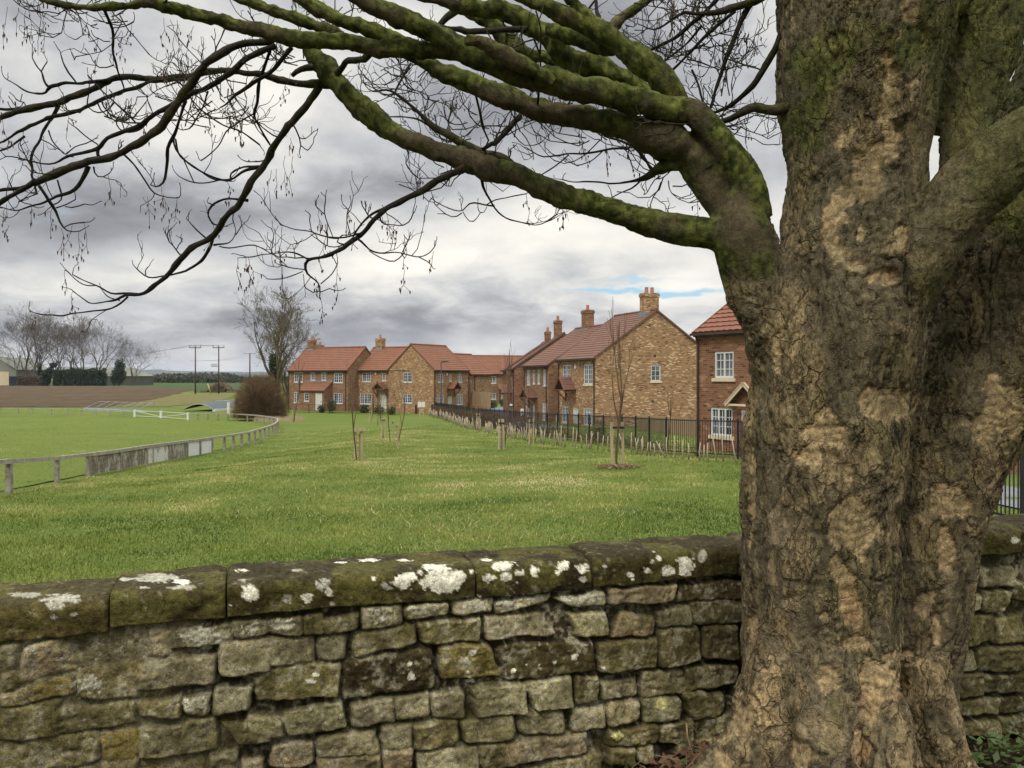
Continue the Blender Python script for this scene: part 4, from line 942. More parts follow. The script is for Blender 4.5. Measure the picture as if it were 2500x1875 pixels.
def limbs():
    for nm, s in LIMBS:
        q = resamp(trace(s), .012 if not QUICK else .05); sec = 30
        q[:, 3] *= .86 + .14 * sst(0, .14, np.arange(len(q)) * .012)
        V, FA, _ = tube_np(q[:, :3], q[:, 3] * .97, sec); cen = np.repeat(q[:, :3], sec, 0); N = V - cen; N /= np.linalg.norm(N, axis=1)[:, None] + 1e-9; rad = np.repeat(q[:, 3], sec)
        d = (fbm(V * 6, 3, 601) - .5) * .42 * rad + (fbm(V * 28, 4, 611) - .5) * .026 + .35 * rad * sst(.62, .72, fbm(V * 5.5, 2, 631)) + (fbm(V * 95, 2, 621) - .5) * .006
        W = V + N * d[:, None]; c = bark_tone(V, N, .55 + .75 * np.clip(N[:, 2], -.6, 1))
        k = len(q) - 1
        tree_child(mesh_np(nm, W, [FA, (np.arange(sec) + k * sec)[None, :]], M['bark'], attrs={'tone': c}))
        # twigs straight off the limb
        for i in range(0, len(q), 1):
            if gt.random() < .010 * (1 if not QUICK else 4):
                s_ = np.array((gt.normal(0, .6), gt.normal(0, .8), gt.normal(.1, .8))); s_ /= np.linalg.norm(s_)
                add_twig(q[i, :3] + s_ * q[i, 3] * .8, s_, gt.uniform(.15, .38), .0045, 2)
    lines = BR.split('\n')
    for j, s in enumerate(lines):
        q = lin_resamp(trace(s), .02); n = len(q)
        w = (fbm(np.stack([np.arange(n) * .16, np.full(n, j * 3.3), np.zeros(n)], 1), 3, 701) - .5)
        q[:, 1] += w * .12 * np.clip(np.arange(n) / 10, 0, 1)
        q[:, 3] = np.maximum(q[:, 3], .0022) * (1 + (vn(np.stack([np.arange(n) * .7, np.full(n, j * 1.7), np.zeros(n)], 1), 705) - .5) * .35)
        sec = 10 if q[:, 3].max() > .03 else 6
        V, FA, _ = tube_np(q[:, :3], q[:, 3], sec)
        cen = np.repeat(q[:, :3], sec, 0); N = V - cen; N /= np.linalg.norm(N, axis=1)[:, None] + 1e-9
        V2 = V + N * ((fbm(V * 45, 3, 711) - .5) * .5 * np.repeat(q[:, 3], sec))[:, None]
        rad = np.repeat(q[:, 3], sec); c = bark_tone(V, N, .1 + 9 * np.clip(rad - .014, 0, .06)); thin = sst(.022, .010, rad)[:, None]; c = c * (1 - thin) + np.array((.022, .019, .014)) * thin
        tree_child(mesh_np('branch', V2, [FA, (np.arange(sec) + (n - 1) * sec)[None, :]], M['bark'], attrs={'tone': c}))
        dens = .075
        for i in range(3, n):
            r = q[i, 3]
            if r < .03 and gt.random() < dens * (1 if r < .012 else .55):
                dr = q[min(i + 1, n - 1), :3] - q[i - 1, :3]; dr /= np.linalg.norm(dr) + 1e-9
                s_ = np.cross(dr, gt.normal(0, 1, 3)); s_ /= np.linalg.norm(s_) + 1e-9
                add_twig(q[i, :3], dr * .5 + s_ * np.array((1, .6, 1)) + np.array((0, 0, .25)), gt.uniform(.05, .20), max(.0018, min(.0034, r * .5)), 1 if gt.random() < .6 else 2)
        if q[-1, 3] < .0045:
            e = q[-1, :3]; dr = q[-1, :3] - q[-3, :3]; dr /= np.linalg.norm(dr) + 1e-9
            for k in range(gt.integers(1, 3)): add_twig(e, dr + gt.normal(0, .5, 3) + np.array((0, 0, .2)), gt.uniform(.03, .08), .0020, 0)
            if gt.random() < .22: add_seed(e)
    # finer spray of twigs inside the parts of the crown where the photograph is full of them
    for (z, x, y, w, h, k, Y) in (('3', 1700, 250, 420, 240, 26, 3.35), ('3', 1950, 300, 260, 300, 14, 3.3), ('3', 1500, 560, 220, 120, 8, 3.3), ('3', 1950, 900, 180, 120, 10, 3.25), ('6', 1500, 520, 110, 90, 12, 3.25), ('6', 300, 100, 260, 90, 10, 3.35), ('6', 850, 220, 250, 60, 8, 3.3),
                                  ('2', 1350, 720, 260, 220, 16, 3.45), ('2', 1500, 900, 200, 160, 8, 3.45), ('2', 1950, 1080, 160, 120, 8, 3.4), ('1', 1750, 880, 260, 180, 18, 3.2), ('1', 500, 60, 450, 60, 18, 3.2), ('1', 1000, 150, 150, 70, 8, 3.2), ('2', 380, 480, 140, 90, 8, 3.2), ('1', 1950, 800, 180, 160, 8, 3.2), ('2', 900, 60, 300, 80, 8, 3.5), ('2', 1650, 1500, 180, 80, 8, 3.3), ('3', 2050, 1060, 160, 60, 8, 3.2)):
        a, b, sc = BZ[z]
        for i in range(k):
            p = P(a + (x + gt.normal(0, .5) * w) * sc, b + (y + gt.normal(0, .5) * h) * sc, Y + gt.normal(0, .08))
            add_twig(p, np.array((gt.normal(-.4, 1), gt.normal(0, .4), gt.normal(-.1, .6))), gt.uniform(.12, .26), .0026, 2)
    for (z, x, y) in (('4', 512, 612), ('4', 612, 570), ('4', 660, 632), ('4', 720, 568), ('4', 40, 445), ('4', 75, 590), ('4', 1238, 345), ('4', 1385, 325), ('4', 1490, 345), ('4', 1360, 260), ('4', 2085, 860), ('5', 150, 1068), ('5', 1725, 1015), ('5', 1460, 1060), ('5', 445, 1130), ('5', 720, 1230), ('5', 765, 1400), ('5', 365, 330), ('5', 395, 320), ('5', 465, 210), ('5', 530, 210), ('5', 520, 60), ('1', 60, 60), ('1', 150, 80), ('1', 210, 90), ('1', 370, 120), ('1', 735, 110), ('1', 1030, 270), ('1', 1120, 200), ('1', 1370, 150), ('1', 1490, 170), ('1', 1635, 220), ('1', 570, 940), ('1', 1780, 920), ('1', 1930, 930), ('1', 1990, 960), ('1', 10, 740), ('1', 15, 990), ('3', 1760, 350), ('3', 1930, 420), ('3', 1960, 270), ('3', 1540, 100), ('3', 760, 1210), ('2', 1700, 990), ('2', 1280, 900), ('2', 380, 610)):
        a, b, sc = BZ[z]
        for k in range(1): add_seed(P(a + x * sc + gt.normal(0, 1.5), b + y * sc, 3.3))
    tree_child(TW.build('twigs', M['twig'], smooth=True), 'stuff'); tree_child(SEED.build('seed_clusters', simple('dry_seed', (.060, .040, .028), (.10, .05, .03), 60), smooth=True), 'stuff')
limbs()
# ------------------------------------------------------------------ brick houses
def brick_mat(name, tones, mortar, pale):
    m, nt, b = new_mat(name, .92, .15); v = objco(nt); sp = nd(nt, 'SeparateXYZ', {0: v})
    q = nd(nt, 'CombineXYZ', {0: mth(nt, 'ADD', sp.outputs[0], sp.outputs[1]), 1: sp.outputs[2], 2: 0.0}).outputs[0]
    br = nd(nt, 'TexBrick', {'Vector': q, 'Color1': (0, 0, 0, 1), 'Color2': (1, 1, 1, 1), 'Mortar': (.5, .5, .5, 1), 'Scale': 1.0, 'Mortar Size': .006, 'Brick Width': .225, 'Row Height': .075, 'Bias': 0.0})
    lo = noise(nt, q, .9, 4, .6); f = mth(nt, 'ADD', nd(nt, 'SeparateColor', {0: br.outputs['Color']}).outputs[0], mth(nt, 'MULTIPLY', mth(nt, 'SUBTRACT', lo, .5), .7))
    cr = nd(nt, 'ValToRGB', {0: f}); r = cr.color_ramp; r.interpolation = 'LINEAR'
    r.elements[0].position = 0; r.elements[0].color = c4(tones[0]); r.elements[1].position = 1; r.elements[1].color = c4(tones[3])
    r.elements.new(.18).color = c4(tones[1]); r.elements.new(pale).color = c4(tones[2]); r.elements.new(min(.99, pale + .10)).color = c4(tones[3])
    n = noise(nt, v, 60, 3)
    c = mixc(nt, .5, cr.outputs[0], mixc(nt, n, (.6, .6, .6, 1), (1.4, 1.4, 1.4, 1)), 'MULTIPLY')
    nt.links.new(mixc(nt, br.outputs['Fac'], c, c4(mortar)), b.inputs['Base Color'])
    bump(nt, b, mth(nt, 'MULTIPLY', br.outputs['Fac'], -1.0), .5, .01); return m
BK = {'buff': brick_mat('buff_brick', ((.085, .046, .028), (.262, .142, .070), (.325, .188, .098), (.54, .40, .25)), (.36, .26, .16), .84),
      'red': brick_mat('red_brick', ((.068, .034, .024), (.175, .080, .044), (.23, .112, .062), (.33, .20, .115)), (.27, .18, .12), .9),
      'brown': brick_mat('brown_brick', ((.078, .041, .027), (.185, .098, .054), (.235, .130, .070), (.34, .22, .125)), (.27, .19, .125), .88),
      'tawny': brick_mat('tawny_brick', ((.095, .052, .032), (.26, .148, .072), (.32, .19, .098), (.50, .37, .22)), (.34, .25, .155), .85)}
def tile_mat(name, a, b_):
    m, nt, b = new_mat(name, .8, .2); v = objco(nt); sp = nd(nt, 'SeparateXYZ', {0: v})
    q = nd(nt, 'CombineXYZ', {0: sp.outputs[0], 1: mth(nt, 'ADD', sp.outputs[1], sp.outputs[2]), 2: 0.0}).outputs[0]
    br = nd(nt, 'TexBrick', {'Vector': q, 'Color1': (0, 0, 0, 1), 'Color2': (1, 1, 1, 1), 'Mortar': (.4, .4, .4, 1), 'Scale': 1.0, 'Mortar Size': .004, 'Brick Width': .30, 'Row Height': .46})
    f = nd(nt, 'SeparateColor', {0: br.outputs['Color']}).outputs[0]; n = noise(nt, v, 1.4, 5, .6)
    nt.links.new(mixc(nt, mth(nt, 'ADD', mth(nt, 'MULTIPLY', f, .45), mth(nt, 'MULTIPLY', n, .55)), c4(a), c4(b_)), b.inputs['Base Color']); return m
TL = {'orange': tile_mat('orange_roof_tile', (.142, .062, .036), (.212, .097, .055)), 'brown': tile_mat('brown_roof_tile', (.112, .058, .039), (.172, .090, .062)), 'pan': tile_mat('red_pantile', (.140, .056, .033), (.210, .088, .051))}
M['upvc'] = simple('white_frame', (.62, .62, .61), (.57, .57, .56), 3, .4, .4)
M['cream'] = simple('cream_sill', (.62, .52, .36), (.55, .46, .31), 6, .85)
M['pipe'] = simple('dark_brown_pipe', (.045, .024, .020), (.06, .034, .028), 4, .5, .4)
M['lead'] = simple('lead_flashing', (.16, .17, .19), (.22, .23, .25), 6, .6, .4)
M['pot'] = simple('clay_pot', (.42, .17, .085), (.34, .13, .07), 9, .85)
M['timber'] = simple('porch_timber', (.20, .095, .05), (.14, .07, .04), 8, .7)
M['whitedoor'] = simple('pale_door', (.56, .55, .50), (.51, .50, .45), 3, .5, .3)
M['black'] = simple('black_metal', (.012, .012, .013), (.018, .018, .02), 6, .5, .4)
def glass_mat():
    m, nt, b = new_mat('window_glass', .06, .6); v = objco(nt); n = noise(nt, v, .8, 3)
    nt.links.new(mixc(nt, ramp(nt, n, .40, .62), (.018, .022, .026, 1), (.16, .17, .18, 1)), b.inputs['Base Color']); return m
M['glass'] = glass_mat()

def wallgrid(mb, pt, w, h, ops, h0=0.0, dep=.09):
    us = sorted({0.0, w, *[o[0] for o in ops], *[o[0] + o[2] for o in ops]}); zs = sorted({h0, h, *[o[1] for o in ops], *[o[1] + o[3] for o in ops]})
    us = [u for u in us if -1e-6 <= u <= w + 1e-6]; zs = [z for z in zs if h0 - 1e-6 <= z <= h + 1e-6]
    for i in range(len(us) - 1):
        for j in range(len(zs) - 1):
            cu, cz = (us[i] + us[i + 1]) / 2, (zs[j] + zs[j + 1]) / 2
            if any(o[0] < cu < o[0] + o[2] and o[1] < cz < o[1] + o[3] for o in ops): continue
            mb.quad(pt(us[i], 0, zs[j]), pt(us[i + 1], 0, zs[j]), pt(us[i + 1], 0, zs[j + 1]), pt(us[i], 0, zs[j + 1]))
    for o in ops:
        u0, z0, u1, z1 = o[0], o[1], o[0] + o[2], o[1] + o[3]
        for (a, b) in (((u0, z0), (u0, z1)), ((u1, z1), (u1, z0)), ((u0, z1), (u1, z1)), ((u1, z0), (u0, z0))):
            mb.quad(pt(a[0], 0, a[1]), pt(b[0], 0, b[1]), pt(b[0], -dep, b[1]), pt(a[0], -dep, a[1]))
def pbox(mb, pt, u0, u1, d0, d1, z0, z1):
    V = [pt(u, d, z) for z in (z0, z1) for d in (d0, d1) for u in (u0, u1)]
    mb.add(V, [(0, 2, 3, 1), (4, 5, 7, 6), (0, 1, 5, 4), (2, 6, 7, 3), (0, 4, 6, 2), (1, 3, 7, 5)])
def window(root, pt, o, rows=4, sill='white'):
    u0, z0, w, h, k = o[:5]; n = int(k[1]); mb = MB(); f = .065
    pbox(mb, pt, u0, u0 + w, -.085, -.02, z0, z0 + f); pbox(mb, pt, u0, u0 + w, -.085, -.02, z0 + h - f, z0 + h)
    lw = (w - f) / n
    for i in range(n + 1): pbox(mb, pt, u0 + i * lw, u0 + i * lw + f, -.083, -.018, z0 + f, z0 + h - f)
    rows = max(2, int(round(h / .33)))
    for i in range(n):
        a, b = u0 + i * lw + f, u0 + (i + 1) * lw
        if b - a > .26: c = (a + b) / 2; pbox(mb, pt, c - .013, c + .013, -.075, -.045, z0 + f, z0 + h - f)
        for r in range(1, rows): z = z0 + h * r / rows; pbox(mb, pt, a, b, -.073, -.047, z - .013, z + .013)
    fr = mb.build('window', M['upvc'], root)
    g = MB(); g.quad(pt(u0, -.065, z0), pt(u0 + w, -.065, z0), pt(u0 + w, -.065, z0 + h), pt(u0, -.065, z0 + h)); g.build('pane', M['glass'], fr)
    s = MB(); e = .1 if sill == 'cream' else .04; pbox(s, pt, u0 - e, u0 + w + e, -.08, .06 if sill == 'cream' else .04, z0 - (.13 if sill == 'cream' else .07), z0 - .002); s.build('sill', M['cream'] if sill == 'cream' else M['upvc'], fr)
def door(root, pt, o, mat=None):
    u0, z0, w, h = o[:4]; mb = MB(); f = .07
    pbox(mb, pt, u0 + f, u0 + w - f, -.085, -.05, z0, z0 + h - f)
    for (a, b) in ((.12, .45), (.55, .88)):
        for (c, d) in ((.08, .40), (.50, .70)):
            pbox(mb, pt, u0 + w * a, u0 + w * b, -.05, -.042, z0 + h * c, z0 + h * d)
    dr = mb.build('door', mat or M['whitedoor'], root)
    fb = MB(); pbox(fb, pt, u0, u0 + f, -.09, -.02, z0, z0 + h); pbox(fb, pt, u0 + w - f, u0 + w, -.09, -.02, z0, z0 + h); pbox(fb, pt, u0 + f, u0 + w - f, -.09, -.02, z0 + h - f, z0 + h); fb.build('door_frame', M['upvc'], dr)
    hb = MB(); pbox(hb, pt, u0 + w - f - .12, u0 + w - f - .08, -.05, -.01, z0 + h * .46, z0 + h * .54); hb.build('handle', M['black'], dr)
def slope(mb, A, B, up, n, wave=0, th=.03):
    """courses of tiles between eave line A-B and the line up (vector) above it"""
    A, B, up = map(np.array, (A, B, up)); nrm = np.cross(B - A, up); nrm = nrm / np.linalg.norm(nrm); L = np.linalg.norm(B - A)
    m = int(L / .075) if wave else 1; t = np.linspace(0, 1, m + 1); off = wave * np.abs(np.sin(t * L / .30 * math.pi)) if wave else np.zeros(m + 1)
    for k in range(n):
        lo = A[None] + (B - A)[None] * t[:, None] + up[None] * (k / n); hi = lo + up[None] / n * 1.02
        lo2 = lo + nrm[None] * (th + off)[:, None]; hi2 = hi + nrm[None] * (.004 + off * .5)[:, None]
        V = np.concatenate([lo, lo2, hi2]); i = np.arange(m); s = m + 1
        mb.addnp(V, np.concatenate([np.stack([i, i + 1, i + 1 + s, i + s], 1), np.stack([i + s, i + 1 + s, i + 1 + 2 * s, i + 2 * s], 1)]))
HOUSES = []
class House:
    def __init__(s, name, O, D, L, W, zf, He, rise, brick, roof, label, wave=0, ov=.22, hip=False):
        s.O = np.array(O, float); s.D = np.array(D, float) / np.hypot(*D); s.E = np.array((-s.D[1], s.D[0])); s.L, s.W, s.zf, s.He, s.rise = L, W, zf, He, rise
        s.root = empty('brick_house', (O[0], O[1], zf), math.atan2(s.D[1], s.D[0]), label, 'house', 'new brick houses of the estate')
        s.brick, s.tile = BK[brick], TL[roof]; s.f = {'front': [], 'right': [], 'left': []}; s.wave = wave; s.ov = ov; s.sill = 'white'
    def pt(s, face):
        if face == 'front': return lambda u, d, z: (u, -d, z)
        if face == 'right': return lambda u, d, z: (s.L + d, u, z)
        return lambda u, d, z: (-d, s.W - u, z)
    def _ray(s, face, px, dy=0.0):
        a = (px - CX) / F
        if face == 'front': O = s.O + s.E * dy; D = s.D
        elif face == 'right': O = s.O + s.D * (s.L + dy); D = s.E
        else: O = s.O + s.E * s.W - s.D * dy; D = -s.E
        u = (a * O[1] - O[0]) / (D[0] - a * D[1]); return u, O[1] + u * D[1]
    def op(s, face, x0, y0, x1, y1, k, zone=None, dy=0.0):
        if zone: a, b, c = zone; x0, y0, x1, y1 = a + x0 * c, b + y0 * c, a + x1 * c, b + y1 * c
        u0, Y0 = s._ray(face, x0, dy); u1, Y1 = s._ray(face, x1, dy); Y = (Y0 + Y1) / 2
        zt, zb = CAMZ - (y0 - CY) / F * Y - s.zf, CAMZ - (y1 - CY) / F * Y - s.zf
        if k[0] == 'd': zb = 0.06
        o = (u0, max(zb, .05), u1 - u0, zt - max(zb, .05), k)
        s.f[face].append(o); return o
    def ridge_u(s, px): return s._ray('front', px, s.W / 2)[0]
    def finish(s, chim=(), pipes=(), vents=(), faces=('front', 'right', 'left')):
        L, W, He, ri = s.L, s.W, s.He, s.rise; mb = MB()
        for face, w in (('front', L), ('right', W), ('left', W)):
            wallgrid(mb, s.pt(face), w, He, s.f[face], -.6)
            if face != 'front': p = s.pt(face); mb.add([p(0, 0, He), p(w, 0, He), p(w / 2, 0, He + ri)], [(0, 1, 2)])
            for o in s.f[face]:
                if o[4][0] == 'w': window(s.root, s.pt(face), o, sill=s.sill)
                else: door(s.root, s.pt(face), o)
        mb.quad((L, W, -.6), (0, W, -.6), (0, W, He), (L, W, He)); mb.build('wall', s.brick, s.root)
        r = MB(); n = max(6, int(math.hypot(W / 2, ri) / .30)); tanr = ri / (W / 2); ov = s.ov; g = .06
        for sgn in (0, 1):
            y0 = -ov if not sgn else W + ov; z0 = He - ov * tanr + .06; up = np.array((0, (W / 2 + ov) * (1 if not sgn else -1), ri + ov * tanr))
            A, B = np.array((-g, y0, z0)), np.array((L + g, y0, z0))
            if sgn: A, B = B, A
            slope(r, A, B, up, n, s.wave)
            q = [A, B, B + up, A + up]; r.quad(*[tuple(x - (0, 0, .03)) for x in (q[3], q[2], q[1], q[0])])
            for e in (A, B): r.bar(e + (0, 0, -.03), e + up + (0, 0, -.03), .05, .13)
        r.tube([(-g, W / 2, He + ri + .07), (L + g, W / 2, He + ri + .07)], .11, 8)
        ro = r.build('roof', s.tile, s.root)
        for (u, w, d, h, pots) in chim:
            c = MB(); z0 = He + ri - .5; zt = He + ri + h
            c.box(u - w / 2, W / 2 - d / 2, z0, u + w / 2, W / 2 + d / 2, zt - .28); c.box(u - w / 2 - .05, W / 2 - d / 2 - .05, zt - .28, u + w / 2 + .05, W / 2 + d / 2 + .05, zt - .08); c.box(u - w / 2 - .01, W / 2 - d / 2 - .01, zt - .08, u + w / 2 + .01, W / 2 + d / 2 + .01, zt)
            c.build('chimney', s.brick, ro)
            fl = MB(); fl.box(u - w / 2 - .12, W / 2 - d / 2 - .08, He + ri - (d / 2 + .08) * tanr + .02, u + w / 2 + .12, W / 2 + d / 2 + .08, He + ri - .05); fl.build('flashing', M['lead'], ro)
            for i in range(pots):
                p = MB(); o_ = (i - (pots - 1) / 2) * .46; ax = (u, W / 2 + o_) if d > w else (u + o_, W / 2); p.tube([(*ax, zt), (*ax, zt + .36), (*ax, zt + .42)], [.15, .12, .14], 10); p.build('chimney_pot', M['pot'], ro)
        gt_ = MB(); gt_.bar((-.1, -ov - .05, He - ov * tanr), (L + .1, -ov - .05, He - ov * tanr), .11, .09); gt_.box(-.02, -ov, He - ov * tanr - .09, L + .02, -.005, He - ov * tanr - .01); gt_.build('gutter', M['pipe'], s.root)
        for (face, u) in pipes:
            p = MB(); f = s.pt(face); top = He - .12
            p.tube([f(u, ov, top), f(u, ov - .02, top - .08), f(u, .06, top - .32), f(u, .06, .1)], .045, 6); p.build('downpipe', M['pipe'], s.root)
        for (face, u, z, w) in vents:
            v = MB(); f = s.pt(face); pbox(v, f, u, u + w, .002, .02, z, z + w); v.build('vent', M['pipe'], s.root)
    def alarm(s, face, px, py, zone):
        u, Y = s._ray(face, zone[0] + px * zone[2]); z = CAMZ - (zone[1] + py * zone[2] - CY) / F * Y - s.zf
        mb = MB(); f = s.pt(face); c = [f(u + .14 * math.cos(t), d, z + .16 * math.sin(t)) for d in (.002, .07) for t in np.arange(8) * math.pi / 4]
        mb.add(c, [tuple(range(8, 16))] + [(i, (i + 1) % 8, 8 + (i + 1) % 8, 8 + i) for i in range(8)]); mb.build('alarm_box', M['upvc'], s.root)
    def canopy(s, face, u, w, z, d=.9, h=.75, white=False):
        """small gabled porch hood on timber brackets"""
        f = s.pt(face); c = MB(); t = MB(); x0, x1, xm = u - w / 2, u + w / 2, u
        ca = MB()
        for a in (x0, x1):
            A = np.array(f(a, d, z)); B = np.array(f(a, 0.01, z)); up = np.array(f(xm, 0, z + h)) - np.array(f(a, 0, z))
            if a == x0: slope(c, B, A, up, 5, 0, .025)
            else: slope(c, A, B, up, 5, 0, .025)
            q = [A, B, B + up, A + up]; c.quad(*[tuple(x - np.array((0, 0, .02))) for x in q])
            t.bar(np.array(f(a, d - .04, z)) - (0, 0, .03), np.array(f(xm, d - .04, z + h)) - (0, 0, .03), .06, .13)
            if not white: t.bar(f(a + (.12 if a == x0 else -.12), .05, z - .9), f(a + (.12 if a == x0 else -.12), .05, z), .09); t.bar(f(a + (.12 if a == x0 else -.12), .06, z - .8), f(a + (.12 if a == x0 else -.12), d - .1, z - .03), .08); t.bar(f(a + (.12 if a == x0 else -.12), 0.02, z - .04), f(a + (.12 if a == x0 else -.12), d, z - .04), .09)
        t.bar(f(x0 + .1, d - .08, z - .02), f(x1 - .1, d - .08, z - .02), .07)
        o = c.build('porch_roof', s.tile, s.root); t.build('bracket', M['cream'] if white else M['timber'], o)
ZA = (690, 800, .1808); Z6 = (1000, 900, .1356); Z3 = (1150, 700, .3165)
# A: farthest left
A = House('a', (-26.06, 96.5), (.866, -.5), 9.03, 6.0, -.3, 4.65, 2.5, 'brown', 'orange', 'brown brick house with a lean-to tiled porch, standing beside the round brown bush')
for q in ((155, 605, 270, 735, 'w2'), (378, 608, 437, 710, 'w1'), (527, 608, 585, 710, 'w1'), (692, 612, 812, 742, 'w2'), (152, 872, 212, 1012, 'w2'), (592, 880, 632, 995, 'w1'), (690, 882, 808, 1022, 'w2')): A.op('front', *q, ZA)
u = A.ridge_u(690 + 397 * .1808); A.finish([(u, .85, .6, 1.05, 1)], [('front', .1), ('front', A._ray('front', 690 + 855 * .1808)[0])])
def porchA():
    d = 1.25; o0 = A._ray('front', 690 + 222 * .1808, -d)[0]; o1 = A._ray('front', 690 + 560 * .1808, -d)[0]; w = o1 - o0; zt = 2.25
    pt = lambda u, dd, z: (o0 + u, -d - dd, z); ops = []
    for (x0, y0, x1, y1, k) in ((290, 880, 353, 992, 'w1'), (442, 882, 532, 1115, 'd1')):
        a, Y = A._ray('front', 690 + x0 * .1808, -d); b, _ = A._ray('front', 690 + x1 * .1808, -d); zz = lambda y: CAMZ - (800 + y * .1808 - CY) / F * Y - A.zf
        zb = .06 if k[0] == 'd' else zz(y1); ops.append((a - o0, zb, b - a, min(zz(y0), 2.15) - zb, k))
    mb = MB(); wallgrid(mb, pt, w, zt + .1, ops, -.6)
    for x in (o0, o1): mb.add([(x, -d, -.6), (x, 0, -.6), (x, 0, zt + 1.0), (x, -d, zt + .1)], [(0, 1, 2, 3)])
    for o in ops: (window if o[4][0] == 'w' else door)(A.root, pt, o)
    p = mb.build('porch', A.brick, A.root); r = MB()
    slope(r, (o0 - .15, -d - .2, zt + .02), (o1 + .15, -d - .2, zt + .02), (0, d + .2, 1.0), 5); r.box(o0 - .15, -d - .2, zt - .06, o1 + .15, -d - .1, zt + .02); r.build('porch_roof', A.tile, p)
    fl = MB(); fl.box(o0 - .15, -.12, zt + .98, o1 + .15, 0, zt + 1.12); fl.build('flashing', M['lead'], p)
porchA()
# behind A
G_ = House('g', (-29.6, 113), (.866, -.5), 8, 6.4, -.3, 4.6, 2.6, 'brown', 'orange', 'brick house half hidden behind the far left end of another house')
G_.finish([(1.6, .8, .6, 1.0, 1)])
# B1 and B2: joined at right angles
B1 = House('b1', (-17.6, 93.72), (.866, -.5), 7.6, 6.05, -.3, 4.65, 2.45, 'tawny', 'orange', 'tawny brick house with one chimney, joined to the gabled house behind the staked saplings')
for q in ((1075, 610, 1188, 728, 'w2'), (1342, 612, 1387, 715, 'w1'), (1048, 890, 1200, 1030, 'w3'), (1312, 905, 1400, 1115, 'd1')): B1.op('front', *q, ZA)
B1.alarm('front', 1258, 618, ZA); B1.canopy('front', B1._ray('front', 690 + 1350 * .1808)[0], 1.7, 2.45)
B1.finish([(B1.ridge_u(690 + 1320 * .1808), .95, .65, 1.15, 1)], [('front', B1._ray('front', 690 + 998 * .1808)[0])])
B2 = House('b2', (-8.31, 88.0), (.5, .866), 6.6, 6.05, -.3, 4.65, 2.62, 'tawny', 'orange', 'tawny brick house whose plain gable end faces the field, two white sign boards before it')
for q in ((1630, 605, 1748, 735, 'w2'), (1622, 900, 1748, 1017, 'w2')): B2.op('left', *q, ZA)
for q in ((513, 90, 598, 243, 'w2'), (718, 90, 755, 228, 'w1'), (868, 95, 943, 243, 'w2'), (497, 470, 612, 660, 'w3'), (690, 500, 765, 715, 'd1'), (850, 460, 955, 645, 'w3')): B2.op('front', *q, Z6)
B2.alarm('front', 668, 103, Z6); B2.canopy('front', B2._ray('front', 1000 + 745 * .1356)[0], 1.6, 2.5)
B2.finish([], [('front', .15)])
B3 = House('b3', (-4.75, 94.2), (.5, .866), 4.5, 5.6, -.35, 4.25, 2.2, 'tawny', 'orange', 'lower tawny brick house end beyond the gabled house, above the wooden yard fence')
B3.op('front', 1029, 100, 1041, 205, 'w1', Z6); B3.finish([], [('front', .9)])
E = House('e', (-5.12, 118), (.955, .296), 10.5, 6.5, -.82, 4.85, 2.5, 'brown', 'orange', 'brown brick house standing alone across the end of the road, cream door in front')
for q in ((1423, 140, 1557, 263, 'w2'), (1710, 140, 1778, 248, 'w1'), (1423, 443, 1553, 550, 'w2'), (1650, 440, 1740, 690, 'd1')): E.op('front', *q, Z6)
def leanE():
    u = E._ray('front', 1000 + 1570 * .1356)[0]; r = MB(); slope(r, (u, -1.3, 2.55), (u + 3.6, -1.3, 2.55), (0, 1.3, .75), 4); r.box(u, -1.3, 2.46, u + 3.6, -1.2, 2.55); o = r.build('porch_roof', E.tile, E.root)
    [MB().box(u + a, -1.25, 0, u + a + .12, -1.13, 2.46).build('porch_post', M['pipe'], o) for a in (.05, 3.4)]
leanE(); E.finish([], [('front', .15), ('front', E._ray('front', 1000 + 1830 * .1356)[0])])
F0 = House('f0', (-1.0, 92.5), (.05, -1), 8, 8.7, -.47, 4.75, 2.9, 'red', 'brown', 'farthest brick house of the row, only its chimney and roof showing')
F0.finish([(7.0, .8, .6, 1.0, 1)])
F1 = House('f1', (-.2, 80), (.05, -1), 8, 8.7, -.47, 4.77, 2.95, 'red', 'brown', 'red brick house of the row with its gable rising behind the lower neighbour roof')
F1.canopy('front', 3.6, 1.8, 2.5, 1.0)
F1.f['front'] += [(1.2, 3.0, 1.1, 1.2, 'w2'), (5.6, 3.0, 1.1, 1.2, 'w2'), (1.2, .9, 1.1, 1.2, 'w2'), (3.1, .06, .95, 2.1, 'd1')]
F1.finish([(F1.ridge_u(1362), .85, .7, 1.5, 1)], [('front', 7.85)])
F2 = House('f2', (1.04, 70.2), (.342, -.94), 5.43, 9.6, -.65, 5.15, 3.1, 'brown', 'brown', 'brick house of the row with four narrow upper windows and one roof chimney')
for q in ((430, 645, 456, 757, 'w2'), (476, 645, 494, 748, 'w1'), (513, 640, 531, 748, 'w1'), (558, 640, 586, 763, 'w2'), (425, 900, 456, 1000, 'w2'), (475, 905, 491, 1020, 'd1'), (552, 900, 589, 1030, 'w2')): F2.op('front', *q, Z3)
F2.canopy('front', F2._ray('front', 1150 + 480 * .3165)[0], 2.0, 2.45)
F2.finish([(F2.ridge_u(1150 + 900 * .3165), 1.0, .7, 1.5, 1)], [('front', .15), ('front', 5.0)])
Cc = House('c', (5.83 - 6.5 * .342, 57.8 + 6.5 * .94), (.342, -.94), 6.5, 9.7, 0, 4.9, 3.35, 'buff', 'brown', 'buff speckled brick house with a wide gable end and a double-pot chimney'); Cc.sill = 'cream'
for q in ((707, 605, 767, 748, 'w2'), (870, 600, 937, 752, 'w2'), (703, 925, 745, 1045, 'w2'), (787, 938, 827, 1060, 'd1'), (868, 937, 937, 1095, 'w3')): Cc.op('front', *q, Z3)
